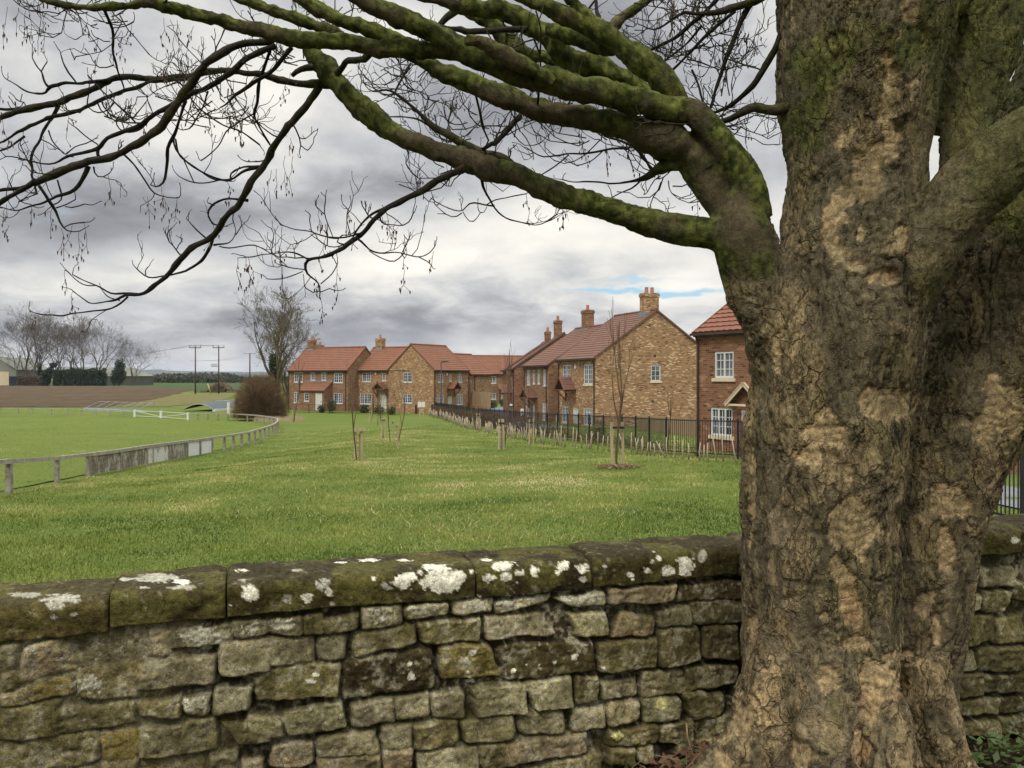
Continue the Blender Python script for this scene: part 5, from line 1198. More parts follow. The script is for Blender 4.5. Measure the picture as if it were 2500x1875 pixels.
Cc.op('right', 1388, 607, 1462, 728, 'w1', Z3); Cc.alarm('front', 808, 618, Z3)
Cc.canopy('front', Cc._ray('front', 1150 + 770 * .3165)[0] , 1.9, 2.55, 1.0, .95)
vn_ = []
for (x, y) in ((1410, 525), (1392, 877)):
    uu, Y = Cc._ray('right', 1150 + x * .3165); vn_.append(('right', uu, CAMZ - (700 + (y + 16) * .3165 - CY) / F * Y, .17))
Cc.finish([(Cc.ridge_u(1150 + 1375 * .3165), .7, 1.2, 1.35, 2)], [('front', .1), ('front', 6.35)], vn_)
Dd = House('d', (6.82, 30.6), (.5, -.866), 12.2, 8, .15, 5.0, 2.6, 'red', 'pan', 'red brick house with pantiled roof, nearest of all, partly behind the big trunk', wave=.035, ov=.15); Dd.sill = 'cream'
for q in ((1880, 500, 2025, 703, 'w2'), (1850, 935, 2016, 1150, 'w3'), (2083, 955, 2205, 1330, 'd1')): Dd.op('front', *q, Z3)
Dd.f['front'] += [(6.9, 3.1, 1.2, 1.25, 'w2'), (9.7, 3.1, 1.2, 1.25, 'w2'), (7.4, .9, 1.6, 1.3, 'w3')]
Dd.canopy('front', Dd._ray('front', 1150 + 2143 * .3165)[0], 1.75, 2.4, .3, .75, True)
Dd.finish([], [('front', .12)])
# ------------------------------------------------------------------ fences, stakes, saplings
def line_pts(px): return np.array([G(*p) for p in px])
def along(pts, step):
    """points every step metres along a ground line"""
    d = np.concatenate(([0], np.cumsum(np.hypot(*np.diff(pts[:, :2], axis=0).T)))); s = np.arange(0, d[-1], step)
    x, y = np.interp(s, d, pts[:, 0]), np.interp(s, d, pts[:, 1]); return np.stack([x, y, T(x, y)], 1)
M['concrete'] = simple('weathered_concrete', (.30, .27, .22), (.16, .14, .10), 9, .95)
M['railwood'] = simple('weathered_rail', (.36, .33, .27), (.20, .18, .13), 5, .9)
M['white'] = simple('white_paint', (.62, .62, .60), (.54, .54, .52), 4, .6, .3)
M['stake'] = simple('grey_stake_wood', (.38, .32, .23), (.25, .21, .14), 7, .9, .1, 0, None, (1, 1, .2))
M['post'] = simple('pale_post_wood', (.42, .33, .20), (.27, .22, .14), 6, .9, .1, .3, None, (1, 1, .15))
def panel_mat(name, c1, c2, c3, th):
    m, nt, b = new_mat(name, .8, .2); v = objco(nt); n = noise(nt, nd(nt, 'Mapping', {'Vector': v, 'Scale': (1, 1, .5)}).outputs[0], 3.5, 7, .7)
    nt.links.new(mixc(nt, ramp(nt, n, th - .06, th + .06), c4(c1), mixc(nt, ramp(nt, noise(nt, v, 9, 4), .4, .6), c4(c2), c4(c3))), b.inputs['Base Color']); return m
M['panelw'] = panel_mat('white_board', (.60, .60, .58), (.45, .44, .39), (.35, .33, .26), .66)
M['paneld'] = panel_mat('dirty_board', (.36, .34, .29), (.22, .19, .14), (.10, .085, .05), .44)
M['paneld2'] = panel_mat('dirty_white_board', (.54, .53, .48), (.40, .37, .30), (.14, .12, .08), .54)
def rail_fence(pts, label, h, boards={}, white=False):
    r = empty('rail_fence', tuple(pts[0]), 0, label, 'fence'); o = pts[0]
    for i, p in enumerate(pts):
        q = p - o; mb = MB(); w = .055 if not white else .04; mb.box(q[0] - w, q[1] - w, q[2] - .2, q[0] + w, q[1] + w, q[2] + h - .03); mb.build('post', M['concrete'] if not white else M['railwood'], r)
        if i + 1 < len(pts):
            e = pts[i + 1] - o; mb = MB(); mb.bar(q + (0, 0, h), e + (0, 0, h), .11, .10 if not white else .07); mb.build('rail', M['railwood'], r)
            if i in boards:
                d = e - q; L = np.linalg.norm(d[:2]); n = np.array((-d[1], d[0], 0)) / L * .0; a, b = q + d * .06, e - d * .06
                mb = MB(); mb.bar(a + (0, 0, h * .5 - .02), b + (0, 0, h * .5 - .02), .025, h * .86); mb.build('board', M[boards[i]], r)
rail_fence(np.array(RAIL), 'weathered post and rail fence curving round the near side of the pitch, some boards white', .66, {4: 'paneld', 5: 'paneld', 6: 'paneld2', 7: 'paneld', 8: 'panelw', 9: 'panelw'})
rail_fence(np.array(RAILB), 'thin pale rail fence along the far side of the pitch before the ploughed field', .60, {}, True)
def gate():
    r = empty('field_gate', tuple(GATE[1]), 0, 'low white two-leaf field gate with diagonal braces in the far pitch fence', 'gate'); o = GATE[1]
    for p in GATE: q = p - o; MB().box(q[0] - .09, q[1] - .09, q[2] - .1, q[0] + .09, q[1] + .09, q[2] + .74).build('gate_post', M['white'], r)
    for a, b, up in ((GATE[0], GATE[1], 1), (GATE[1], GATE[2], 0)):
        a, b = a - o, b - o; mb = MB(); mb.bar(a + (0, 0, .66), b + (0, 0, .66), .04, .05); mb.bar(a + (0, 0, .12), b + (0, 0, .12), .035, .04)
        s, e = (a, b) if not up else (b, a); mb.bar(s + (0, .05, .15), e + (0, .05, .62), .03, .04); mb.build('gate_leaf', M['white'], r)
gate()

FB = [(1060, 1010), (1095, 1020), (1130, 1029), (1168, 1038), (1210, 1046), (1248, 1053), (1294, 1061), (1350, 1069), (1400, 1076), (1458, 1085), (1493, 1088), (1527, 1092), (1568, 1099), (1612, 1107), (1661, 1112), (1764, 1119), (1823, 1122)]
fl = np.vstack([line_pts(FB), [[7.25, 21, T(7.25, 21)], [7.38, 16.5, T(7.38, 16.5)], [7.46, 12.3, T(7.46, 12.3)], [7.5, 10.6, T(7.5, 10.6)]]])
def black_fence():
    pts = along(fl, 1.55); r = empty('railing_fence', tuple(pts[0]), 0, 'black metal railings round the estate edge, running past the hedge stakes to the big tree', 'fence'); o = pts[0]; H = 1.22
    for i, p in enumerate(pts):
        q = p - o; mb = MB(); mb.box(q[0] - .027, q[1] - .027, q[2] - .2, q[0] + .027, q[1] + .027, q[2] + H + .05); mb.build('post', M['black'], r)
        if i + 1 < len(pts):
            e = pts[i + 1] - o; mb = MB()
            for h in (.12, H - .04): mb.bar(q + (0, 0, h), e + (0, 0, h), .03, .035)
            n = 15 if p[1] < 60 else 9
            for k in range(1, n):
                b = q + (e - q) * k / n; w = .008 if p[1] < 60 else .011; mb.box(b[0] - w, b[1] - w, b[2] + .12, b[0] + w, b[1] + w, b[2] + H + .0)
            mb.build('panel', M['black'], r)
black_fence()
STK = [(1050, 1013), (1085, 1024), (1120, 1037), (1150, 1047), (1200, 1058), (1250, 1067), (1305, 1078), (1360, 1087), (1410, 1093), (1480, 1099), (1540, 1104), (1600, 1113), (1660, 1121), (1740, 1126), (1822, 1129)]
sl = np.vstack([line_pts(STK), [[6.3, 22, T(6.3, 22)], [6.5, 18, T(6.5, 18)]]])
def stakes():
    g = np.random.default_rng(3); pr = []
    for k in range(5):
        mb = MB(); h = .52 + .06 * k; q = [(0, 0, -.05), (g.normal(0, .012), g.normal(0, .012), h * .5), (g.normal(0, .02), g.normal(0, .02), h)]
        mb.tube(q, [.024, .021, .016], 7); o = mb.build('hedge_stake', M['stake'], None, True); pr.append(o)
    d = 0; used = set(); P0 = along(sl, .20); i = 0
    while i < len(P0):
        near = P0[i][1] < 45
        k = int(g.integers(0, 5)); src = pr[k]; o = src if k not in used else src.copy()
        if k in used: C.objects.link(o)
        used.add(k); off = g.normal(0, .22); x, y = P0[i][0] - .1 + off * .5, P0[i][1] - .1 + off
        o.location = (x, y, float(T(x, y))); s = g.uniform(.8, 1.12); o.scale = (1, 1, s)
        tl = g.normal(0, .07) if g.random() < .88 else g.normal(0, .28); o.rotation_euler = (g.normal(0, .08), tl, g.uniform(0, 6.28) if abs(tl) < .2 else 0)
        tag(o, 'thin pale wooden stake of the young hedge row in front of the black railings', 'stake', 'hedge stakes along the black railings')
        i += int(g.choice([1, 1, 1, 2, 2])) if near else int(g.choice([1, 1, 2, 2]))
stakes()
def young_hedge():
    g = np.random.default_rng(8); b = along(fl, .1); b = b[b[:, 1] > 19]; N = 26000
    i = g.integers(0, len(b), N); dens = sst(36, 46, b[i, 1]); keep = g.random(N) < .25 + .75 * dens; i = i[keep]; N = len(i); dens = dens[keep]
    off = g.uniform(-.85, .15, N); x = b[i, 0] + off * .35 + g.normal(0, .05, N); y = b[i, 1] + off + g.normal(0, .1, N); z = T(x, y); h0 = g.random(N) ** 1.2 * (.35 + .55 * dens); L = g.uniform(.12, .40, N)
    d = np.stack([g.normal(0, .6, N), g.normal(0, .6, N), np.abs(g.normal(.5, .5, N))], 1); d /= np.linalg.norm(d, axis=1)[:, None]; a = np.stack([x, y, z + h0], 1); e = a + d * L[:, None]; e[:, 2] = np.minimum(e[:, 2], z + 1.2)
    w = np.cross(d, g.normal(0, 1, (N, 3))); w /= np.linalg.norm(w, axis=1)[:, None]; w *= .007
    V = np.stack([a - w, a + w, e], 1).reshape(-1, 3); m = simple('hedge_twig', (.060, .038, .026), (.11, .075, .045), 2, .95)
    tag(mesh_np('young_hedge', V, np.arange(N * 3).reshape(-1, 3), m, smooth=False), kind='stuff')
young_hedge()

# ------------------------------------------------------------------ bare trees
def bare_segments(h, seed, spread=.55, levels=5, r0=None, fork=.22, nmain=5, up=.10, kink=.16, lean=(0, 0)):
    """branch polylines (points, radii, level) of one leafless tree standing at the origin"""
    g = np.random.default_rng(seed); out = []; r0 = r0 or h * .014
    def grow(p, d, L, r, lev):
        pts, rr = [p], [r]; n = 4
        for k in range(n):
            d = d + g.normal(0, kink, 3) + np.array((0, 0, up)); d /= np.linalg.norm(d); p = p + d * L / n; pts.append(p); rr.append(r * (1 - .38 * (k + 1) / n))
        out.append((np.array(pts), np.array(rr), lev))
        if lev == 0: return
        for k in range(int(g.integers(2, 4))):
            s = np.cross(d, g.normal(0, 1, 3)); s /= np.linalg.norm(s); a = g.uniform(.25, .75) * spread / .55
            grow(pts[-1] if k < 2 else pts[int(g.integers(2, 4))], d * math.cos(a) + s * math.sin(a), L * g.uniform(.58, .84), rr[-1] * g.uniform(.66, .90), lev - 1)
    base = np.array((0, 0, -.3)); st = [base]; d = np.array((lean[0], lean[1], 1.))
    for k in range(5): d = d + g.normal(0, .035, 3); st.append(st[-1] + d / np.linalg.norm(d) * (h * fork + .3) / 5)
    out.append((np.array(st), np.linspace(r0 * 1.25, r0 * .9, 6), levels + 1)); top = st[-1]
    for k in range(nmain):
        a = k * 2.4 + g.uniform(-.4, .4); t = spread * (.25 if k == 0 else g.uniform(.55, 1.1)); dd = np.array((math.sin(t) * math.cos(a) + lean[0], math.sin(t) * math.sin(a) + lean[1], math.cos(t)))
        grow(st[-1] if k < 3 else st[-2], dd, h * (1 - fork) * g.uniform(.33, .42), r0 * g.uniform(.55, .80), levels)
    return out
def bare_tree(name, segs, mat, label=None, cat='tree', rmin=.012, group=None, cutoff=3):
    r = empty(name, (0, 0, 0), 0, label, cat, group); a, b = MB(), MB()
    for p, q, l in segs:
        big = l >= cutoff; (a if big else b).tube(p, np.maximum(q, rmin), 6 if big else 3, False)
    a.build('trunk', mat, r, True); b.build('crown', mat, r, True); return r
M['farbark'] = simple('bare_bark', (.090, .078, .062), (.135, .118, .092), .5, .95, .05)
M['midbark'] = simple('mossy_bare_bark', (.085, .068, .048), (.14, .12, .065), .6, .95, .05)
M['sapbark'] = simple('sapling_bark', (.095, .062, .042), (.15, .10, .065), 4, .9, .1)
def leaf_cloud(N, shape, size, seed):
    """N small leaf triangles filling a set of ellipsoid clumps"""
    g = np.random.default_rng(seed); c = []
    for (x, y, z, rx_, ry_, rz_) in shape:
        k = int(N * rx_ * rz_ / sum(s[3] * s[5] for s in shape)); u = g.normal(0, 1, (k, 3)); u /= np.linalg.norm(u, axis=1)[:, None]; u *= (g.random(k) ** .42)[:, None] * (1 + .28 * (fbm(u * 3.1 + x, 3, seed) - .5)[:, None] * 2)
        c.append(np.array((x, y, z)) + u * np.array((rx_, ry_, rz_)))
    c = np.concatenate(c); n = len(c); keep = fbm(c * (1.1 / max(.2, shape[0][3])) * 2.2, 3, seed + 3) > .40; c = c[keep]; n = len(c); s = size * g.uniform(.6, 1.3, n)[:, None]
    d1 = g.normal(0, 1, (n, 3)); d1 /= np.linalg.norm(d1, axis=1)[:, None]; d2 = np.cross(d1, g.normal(0, 1, (n, 3))); d2 /= np.linalg.norm(d2, axis=1)[:, None] + 1e-9
    return np.stack([c - d1 * s, c + d1 * s, c + d2 * s * 1.3], 1).reshape(-1, 3), np.arange(n * 3).reshape(-1, 3)
M['ivy'] = simple('ivy_leaf', (.030, .048, .018), (.060, .078, .028), .8, .7, .2)
M['evergreen'] = simple('dark_evergreen', (.020, .036, .018), (.042, .058, .026), .8, .75, .15)
def mid_tree():
    p = G(646, 1004); Y = 104; base = P(646, 0, Y); z0 = float(T(base[0], Y)); h = CAMZ + (CY - 722) / F * Y - z0
    s = bare_segments(h * .90, 21, .52, 7, .32, .24, 6, .05, .14)
    r = bare_tree('bare_tree', s, M['midbark'], 'tall bare tree with ivy round its stem, rising above the round brown bush', rmin=.013, cutoff=5); r.location = (base[0] + 1.5, Y, z0)
    V, FA = leaf_cloud(5200, [(-.3, 0, 3.2, .75, .75, 2.9), (-.45, 0, 5.6, .55, .55, 1.5)], .09, 4); mesh_np('ivy', V, FA, M['ivy'], r, False)
    s = bare_segments(8.5, 29, .6, 5, .16, .15, 5); r = bare_tree('bare_tree', s, M['midbark'], 'thin bare tree showing between the ivy-clad tree and the left house roof', rmin=.014); b = P(702, 0, 112); r.location = (b[0], 112, -.3)
mid_tree()
def bush():
    g = np.random.default_rng(14); Y = 80; c = P(637, 0, Y); z0 = float(T(c[0], Y)); N = 30000
    a = np.stack([g.normal(0, .55, N), g.normal(0, .55, N), g.uniform(0, .7, N)], 1); d = g.normal(0, 1, (N, 3)); d[:, 2] = np.abs(d[:, 2]) * .95; d /= np.linalg.norm(d, axis=1)[:, None]
    lob = .66 + .66 * fbm(d * 2.6, 4, 5); t0 = g.uniform(.15, .92, N) ** .7; rad = np.array((2.75, 2.5, 4.2)); b0 = d * rad * (t0 * lob)[:, None] + np.array((0, 0, .25)); dd = d + g.normal(0, .38, (N, 3)) + np.array((0, 0, .25)); dd /= np.linalg.norm(dd, axis=1)[:, None]
    e = b0 + dd * (g.uniform(.25, .75, N) + .55 * (g.random(N) > .94))[:, None]; w = np.cross(dd, g.normal(0, 1, (N, 3))); w /= np.linalg.norm(w, axis=1)[:, None]; w *= .012
    m = simple('brown_bush_twig', (.110, .070, .040), (.190, .130, .072), 1.1, .95, .05)
    r = empty('brown_bush', (c[0], Y, z0), 0, 'big rounded leafless brown bush beside the left brick house', 'bush')
    mesh_np('twigs', np.stack([b0 - w, b0 + w, e], 1).reshape(-1, 3), np.arange(N * 3).reshape(-1, 3), m, r, False)
    mb = MB()
    for k in range(14):
        a_ = k * .45 * 2; mb.tube([(0.1 * math.cos(a_), .1 * math.sin(a_), -.1), (.6 * math.cos(a_), .6 * math.sin(a_), 1.0), (1.4 * math.cos(a_), 1.3 * math.sin(a_), 2.2)], [.06, .045, .02], 5, False)
    mb.build('stems', m, r, True)
    # pale dry grass at its foot
    N = 1500; x = c[0] + g.uniform(.2, 4.6, N); y = Y - 2.2 + g.normal(0, .5, N); z = T(x, y); h = g.uniform(.15, .6, N); dx = g.normal(0, .2, N)
    V = np.stack([np.stack([x - .015, y, z], 1), np.stack([x + .015, y, z], 1), np.stack([x + dx, y, z + h], 1)], 1).reshape(-1, 3)
    tag(mesh_np('dry_grass', V, np.arange(N * 3).reshape(-1, 3), simple('dry_straw', (.42, .36, .22), (.33, .27, .15), 3), smooth=False), kind='stuff')
bush()
def far_trees():
    protos = [bare_segments(1, s, sp, 6, .0115, fk, nm, .05, .15) for s, sp, fk, nm in ((41, .56, .20, 6), (42, .48, .28, 5), (43, .80, .14, 8), (44, .50, .20, 6))]
    L = [(66, 773, 1, 1.25, 'spreading bare tree, broadest of the far group left of the ivy-clad trunk'), (78, 770, 1, .9, 'slim bare tree close to the ivy-clad far tree'), (98, 764, 3, 1.0, 'bare far tree whose trunk is wrapped in dark ivy'),
         (142, 792, 3, .95, 'bare far tree just right of the ivy-clad trunk'), (154, 797, 1, .8, 'thin bare far tree in the middle of the farm group'), (173, 790, 3, .95, 'bare far tree directly above the long barn roof middle'), (198, 784, 0, 1.0, 'tall bare far tree with many upright limbs above the barn'),
         (232, 794, 0, 1.15, 'bare far tree with a crooked lower trunk at the barn roof end'), (8, 868, 2, 1.0, 'small bare tree at the edge of the picture by the cream barn'), (326, 824, 2, .92, 'round-headed bare tree standing alone right of the farm'), (40, 800, 1, 1.0, 'bare far tree nearest the cream barn')]
    first = {}
    for i, (px, ty, k, wd, lab) in enumerate(L):
        Y = 330 + (i % 3) * 7; b = P(px, 0, Y); h = CAMZ + (CY - ty) / F * Y
        if k not in first: r = first[k] = bare_tree('bare_tree', protos[k], M['farbark'], rmin=.0008, cutoff=5); 
        else: r = copy_tree(first[k])
        tag(r, lab, 'tree', 'bare trees at the far farm'); r.location = (b[0], Y, 0); r.scale = (h * wd, h * wd, h * 1.0); r.rotation_euler = (0, 0, i * 1.3)
        if i == 2:
            V, FA = leaf_cloud(2600, [(0, 0, .13, .035, .035, .14), (0, 0, .3, .022, .022, .12)], .006, 9); mesh_np('ivy', V, FA, M['ivy'], r, False)
    Y = 318
    for (px, ty, rw, lab, sh) in ((290, 870, 2.9, 'dark evergreen tree beside the far barns', [(0, 0, 4.2, 2.7, 2.4, 3.6), (.4, 0, 7.8, 2.0, 2, 2.6), (-.9, 0, 2.5, 2.2, 2, 2.4)]), (112, 880, 3, 'leaning ivy-covered stump at the foot of the far trees', [(0, 0, 3, 2.0, 2, 3.2), (1.6, 0, 5.5, 1.5, 1.4, 2.2), (2.8, 0, 8, 1.4, 1.2, 1.0)])):
        b = P(px, 0, Y); r = empty('evergreen_tree', (b[0], Y, 0), 0, lab, 'tree'); V, FA = leaf_cloud(4200, sh, .32, 6); mesh_np('crown', V, FA, M['evergreen'], r, False); MB().tube([(0, 0, -.2), (.1, 0, 4)], [.3, .2], 7).build('trunk', M['farbark'], r, True)
    # hedges and scrub round the farm
    for (x0, x1, y0, y1, ty, lab, mat, nm) in ((42, 128, 322, 326, 921, 'low brown scrub between the cream barn and the long barn', 'scrub', 'scrub'), (128, 262, 316, 318, 903, 'dark clipped hedge in front of the long far barn', 'evergreen', 'hedge')):
        g = np.random.default_rng(x0); A, B = P(x0, 0, y0), P(x1, 0, y1); h = CAMZ + (CY - ty) / F * y0; n = 9000; t = g.random(n); x = A[0] + (B[0] - A[0]) * t; y = y0 + g.uniform(0, 1.6, n); z = g.random(n) * h * (.85 + .35 * fbm(np.stack([x * .5, x * 0, x * 0], 1), 3, 1)); c = np.stack([x, y, z], 1); d1 = g.normal(0, .22, (n, 3)); d2 = g.normal(0, .22, (n, 3))
        if mat == 'scrub': M['scrub'] = simple('brown_scrub', (.085, .060, .040), (.15, .115, .075), .5, .95)
        tag(mesh_np(nm, np.stack([c - d1, c + d1, c + d2], 1).reshape(-1, 3), np.arange(n * 3).reshape(-1, 3), M[mat], smooth=False), lab, nm)
    # field hedge line and distant copses
    g = np.random.default_rng(77); n = 16000; x = np.concatenate([g.uniform(ux(330, 470), ux(1240, 470), n // 2), g.uniform(ux(300, 900), ux(1260, 900), n // 2)]); y = np.where(np.arange(n) < n // 2, 470, 900) + g.uniform(0, 6, n)
    z = g.random(n) * np.where(np.arange(n) < n // 2, 3.2, 2.5 + 5 * sst(.5, .72, fbm(np.stack([x * .016, x * 0, x * 0], 1), 3, 8))); c = np.stack([x, y, z], 1); d1, d2 = g.normal(0, 1, (n, 3)) * (y / 900)[:, None], g.normal(0, 1, (n, 3)) * (y / 900)[:, None]
    tag(mesh_np('distant_hedgerows', np.stack([c - d1, c + d1, c + d2], 1).reshape(-1, 3), np.arange(n * 3).reshape(-1, 3), simple('distant_hedge', (.036, .044, .024), (.075, .075, .042), .05, .95), smooth=False), kind='stuff')
far_trees()

# ------------------------------------------------------------------ farm buildings, poles, field equipment
M['tin'] = simple('grey_green_sheet', (.17, .18, .145), (.22, .22, .17), .4, .8); M['tinwall'] = simple('green_cladding', (.075, .085, .062), (.10, .105, .078), .5, .9); M['creamdoor'] = simple('cream_cladding', (.55, .47, .30), (.48, .41, .26), .5, .8); M['navy'] = simple('dark_blue_steel', (.022, .030, .045), (.03, .04, .055), .5, .6)
def barn(name, label, px0, px1, eave, ridge, Y, D, wall, ridge0=0, ridge1=1, gable=False):
    a, b = P(px0, 0, Y), P(px1, 0, Y); he = CAMZ + (CY - eave) / F * Y; hr = CAMZ + (CY - ridge) / F * Y; L = b[0] - a[0]; r = empty(name, (a[0], Y, 0), 0, label, 'barn'); w = MB(); w.box(0, 0, -.5, L, D, he); ro = MB()
    if gable:
        w.add([(0, 0, he), (L, 0, he), (L / 2, 0, hr)], [(0, 1, 2)]); ro.quad((-.4, -.4, he - .1), (L / 2, -.4, hr + .15), (L / 2, D, hr + .15), (-.4, D, he - .1)); ro.quad((L / 2, -.4, hr + .15), (L + .4, -.4, he - .1), (L + .4, D, he - .1), (L / 2, D, hr + .15))
    else:
        ro.quad((-.4, -.4, he - .05), (L + .4, -.4, he - .05), (L * ridge1, D / 2, hr), (L * ridge0, D / 2, hr)); ro.quad((L * ridge0, D / 2, hr), (L * ridge1, D / 2, hr), (L + .4, D, he), (-.4, D, he)); ro.add([(L + .4, -.4, he - .05), (L + .4, D, he), (L * ridge1, D / 2, hr)], [(0, 1, 2)])
    w.build('wall', wall, r); ro.build('roof', M['tin'], r); return r, L, he
r_, L_, he_ = barn('cream_barn', 'gabled grey barn with a large cream door at the edge of the picture', -60, 40, 902, 872, 335, 25, M['tin'], gable=True)
MB().box(1.5, -.12, 0, L_ - 3.0, .0, he_ - .9).build('barn_door', M['creamdoor'], r_)
barn('long_barn', 'long low barn with a pale grey roof behind the dark far hedge', 128, 300, 912, 896, 345, 14, M['tinwall'])
barn('low_barn', 'low green barn with a sloping roof end right of the dark evergreen', 262, 343, 918, 897, 338, 12, M['tinwall'], 0, .62)
b = P(22, 0, 326); r_ = empty('shipping_container', (b[0], 326, 0), 0, 'dark blue steel container beside the cream barn door', 'container'); mb = MB(); mb.box(0, 0, 0, 3.4, 2.5, 3.6)
for k in range(14): mb.box(.12 + k * .24, -.06, .1, .22 + k * .24, 0, 3.5)
mb.build('body', M['navy'], r_); MB().box(-.05, -.05, 3.6, 3.45, 2.55, 3.7).build('roof', M['navy'], r_)
M['polewood'] = simple('creosoted_pole', (.075, .048, .034), (.12, .085, .06), 2, .9, .1, 0, None, (1, 1, .2)); M['wire'] = simple('power_cable', (.05, .05, .055), None, 2, .6); M['yellow'] = simple('yellow_guard', (.55, .42, .12), None, 2, .7)
POL = []
for (px, by, ty, lab) in ((477, 962, 846, 'wooden power pole with crossarm, the one nearer the far farm'), (534, 961, 846, 'wooden power pole with crossarm and hanging gear beside the dry mound'), (610, 936, 862, 'small distant power pole above the brown bush')):
    g_ = G(px, by); Y = g_[1]; h = CAMZ - (ty - CY) / F * Y - g_[2]; r = empty('power_pole', tuple(g_), 0, lab, 'pole'); MB().tube([(0, 0, -.3), (0, 0, h)], [.16 * Y / 175, .12 * Y / 175], 9).build('pole', M['polewood'], r, True)
    w = 1.25 * Y / 175; MB().bar((-w, -.1, h - .25), (w, -.1, h - .25), .12, .16).build('crossarm', M['polewood'], r)
    for x in (-w * .92, 0, w * .92): MB().tube([(x, -.1, h - .17), (x, -.1, h + .05), (x, -.1, h + .22), (x, -.1, h + .36)], [.03, .09, .06, .08], 7).build('insulator', M['concrete'], r, True)
    POL.append((g_, h, w))
    if px == 534:
        MB().bar((-1.6, -.1, h - 4.4), (.1, -.1, h - 4.4), .09, .09).build('side_arm', M['polewood'], r)
        for x in (-1.5, -1.0, -.5): MB().tube([(x + .16 * math.cos(t), -.12, h - 4.1 + .3 * math.sin(t)) for t in np.linspace(0, 6.28, 9)], .05, 5, False).build('coil', M['wire'], r, True)
def wire(a, b, sag, r=.02, label=None):
    t = np.linspace(0, 1, 14)[:, None]; p = np.array(a) * (1 - t) + np.array(b) * t; p[:, 2] -= (4 * sag * t * (1 - t))[:, 0]; return MB().tube(p, r, 3, False)
wr_ = MB()
for k in (-1, 0, 1):
    A0 = POL[0][0] + (k * POL[0][2] * .92, -.1, POL[0][1] + .3); B0 = POL[1][0] + (k * POL[1][2] * .92, -.1, POL[1][1] + .3); w_ = wire(A0, B0, .15)
    o = w_.build('power_line', M['wire'], None, True); tag(o, 'overhead power cables slung between the two near wooden poles', 'cable', 'power cables between the poles')
    far = P(-60 + k * 6, 895 - 14 * k, 420); o = wire(A0, far, 2.2).build('power_line', M['wire'], None, True); tag(o, 'long thin power cables running off from the pole towards the farm trees', 'cable', 'power cables to the farm')
    C0 = POL[2][0] + (k * POL[2][2] * .92, -.1, POL[2][1] + .3); o = wire(A0 + (0, 0, -3.4), C0, 1.2).build('power_line', M['wire'], None, True); tag(o, 'thin power cables from the near pole back to the small distant pole', 'cable', 'power cables to the distant pole')
for (px, by, tx, ty, lab) in ((516, 963, 507, 937, 'yellow sleeve of the stay wire left of the dry mound'), (563, 952, 547, 934, 'yellow sleeve of the stay wire right of the dry mound'), (243, 941, 246, 929, 'pale leaning post in front of the dark farm hedge')):
    a = G(px, by); e = P(tx, ty, a[1]); tag(MB().tube([a, e], .09 if px > 300 else .22, 6).build('stay_guard' if px > 300 else 'leaning_post', M['yellow'] if px > 300 else M['creamdoor'], None, True), lab, 'pole guard' if px > 300 else 'post')
def mound():
    c = G(538, 958); g = np.random.default_rng(4); n = 5000; x = g.normal(0, 1.9, n); y = g.normal(0, 1.0, n); z = np.maximum(0, 2.3 * np.exp(-(x / 2.3) ** 2)) * g.random(n); p = np.stack([c[0] + x, c[1] + y, c[2] + z], 1); d1, d2 = g.normal(0, .13, (n, 3)), g.normal(0, .13, (n, 3))
    tag(mesh_np('bramble_mound', np.stack([p - d1, p + d1, p + d2 + (0, 0, .2)], 1).reshape(-1, 3), np.arange(n * 3).reshape(-1, 3), simple('bramble', (.13, .095, .06), (.20, .16, .10), .7, .95), smooth=False), 'dry brown bramble mound between the power pole and the brown bush', 'bramble')
mound()
def hoops():
    m = simple('pale_steel', (.30, .30, .29), (.22, .22, .22), 3, .5, .4); mb_ = simple('pale_blue_sheet', (.32, .37, .41), (.26, .31, .35), 1, .6); a, b = G(166, 1008), G(322, 1013); a = a + (0, 3.5, 0); b = b + (0, 3.5, 0); L = b - a
    r = empty('hooped_frame', tuple(a), 0, 'long frame of thin white hoops standing behind the pitch rail', 'frame')
    for k in range(7):
        o = L * (k / 6) * .86; MB().tube([o + (0 + 1.15 * math.sin(t) * 1.1 + .0, 2.4 * (1 - math.cos(t)) * .5, .3 + .80 * math.sin(t)) for t in np.linspace(0, 2.6, 9)], .035, 5, False).build('hoop', m, r, True)
    for o in (((1.25, 1.2, 1.1)), ((.1, .1, .4))): MB().bar(np.array(o), L * .86 + o, .05).build('rail', m, r)
    MB().bar((0, 0, .22), L, .3, .42).build('base_sheet', mb_, r)
    c, d = G(405, 1012), G(495, 1012); nm, nt, bb = new_mat('grey_netting', 1, 0); n = noise(nt, objco(nt), 5, 4); nt.links.new(mixc(nt, n, (.075, .088, .088, 1), (.15, .165, .165, 1)), bb.inputs['Base Color'])
    r = empty('pitch_cover', tuple(c + (0, 4, 0)), 0, 'low arched grey net cover lying beside the pitch near the brown bush', 'cover'); mb = MB(); V = []; W = d[0] - c[0]
    for i in range(7):
        for j in range(11):
            t = j / 10; V.append((W * (.05 + .9 * t) + i * .42, i * 1.3, .12 + .85 * math.sin(math.pi * (.08 + .84 * t)) * (1 - .05 * i) + (.45 if i > 2 else i * .15)))
    mb.add(V, [(i * 11 + j, i * 11 + j + 1, (i + 1) * 11 + j + 1, (i + 1) * 11 + j) for i in range(6) for j in range(10)]); mb.build('net', nm, r)
    for i in (0, 3, 6): MB().tube(V[i * 11:(i + 1) * 11], .04, 5, False).build('hoop', m, r, True)
    MB().bar((W * .93, 0, .15), (W * .95 + 2.3, 7.4, .35), .35, .5).build('end_board', M['white'], r)
    p = G(558, 1013); tag(MB().box(p[0] - .12, p[1] - .12, p[2], p[0] + .12, p[1] + .12, p[2] + 1.3).build('white_post', M['white']), 'short white post on the grass just left of the brown bush', 'post')
hoops()

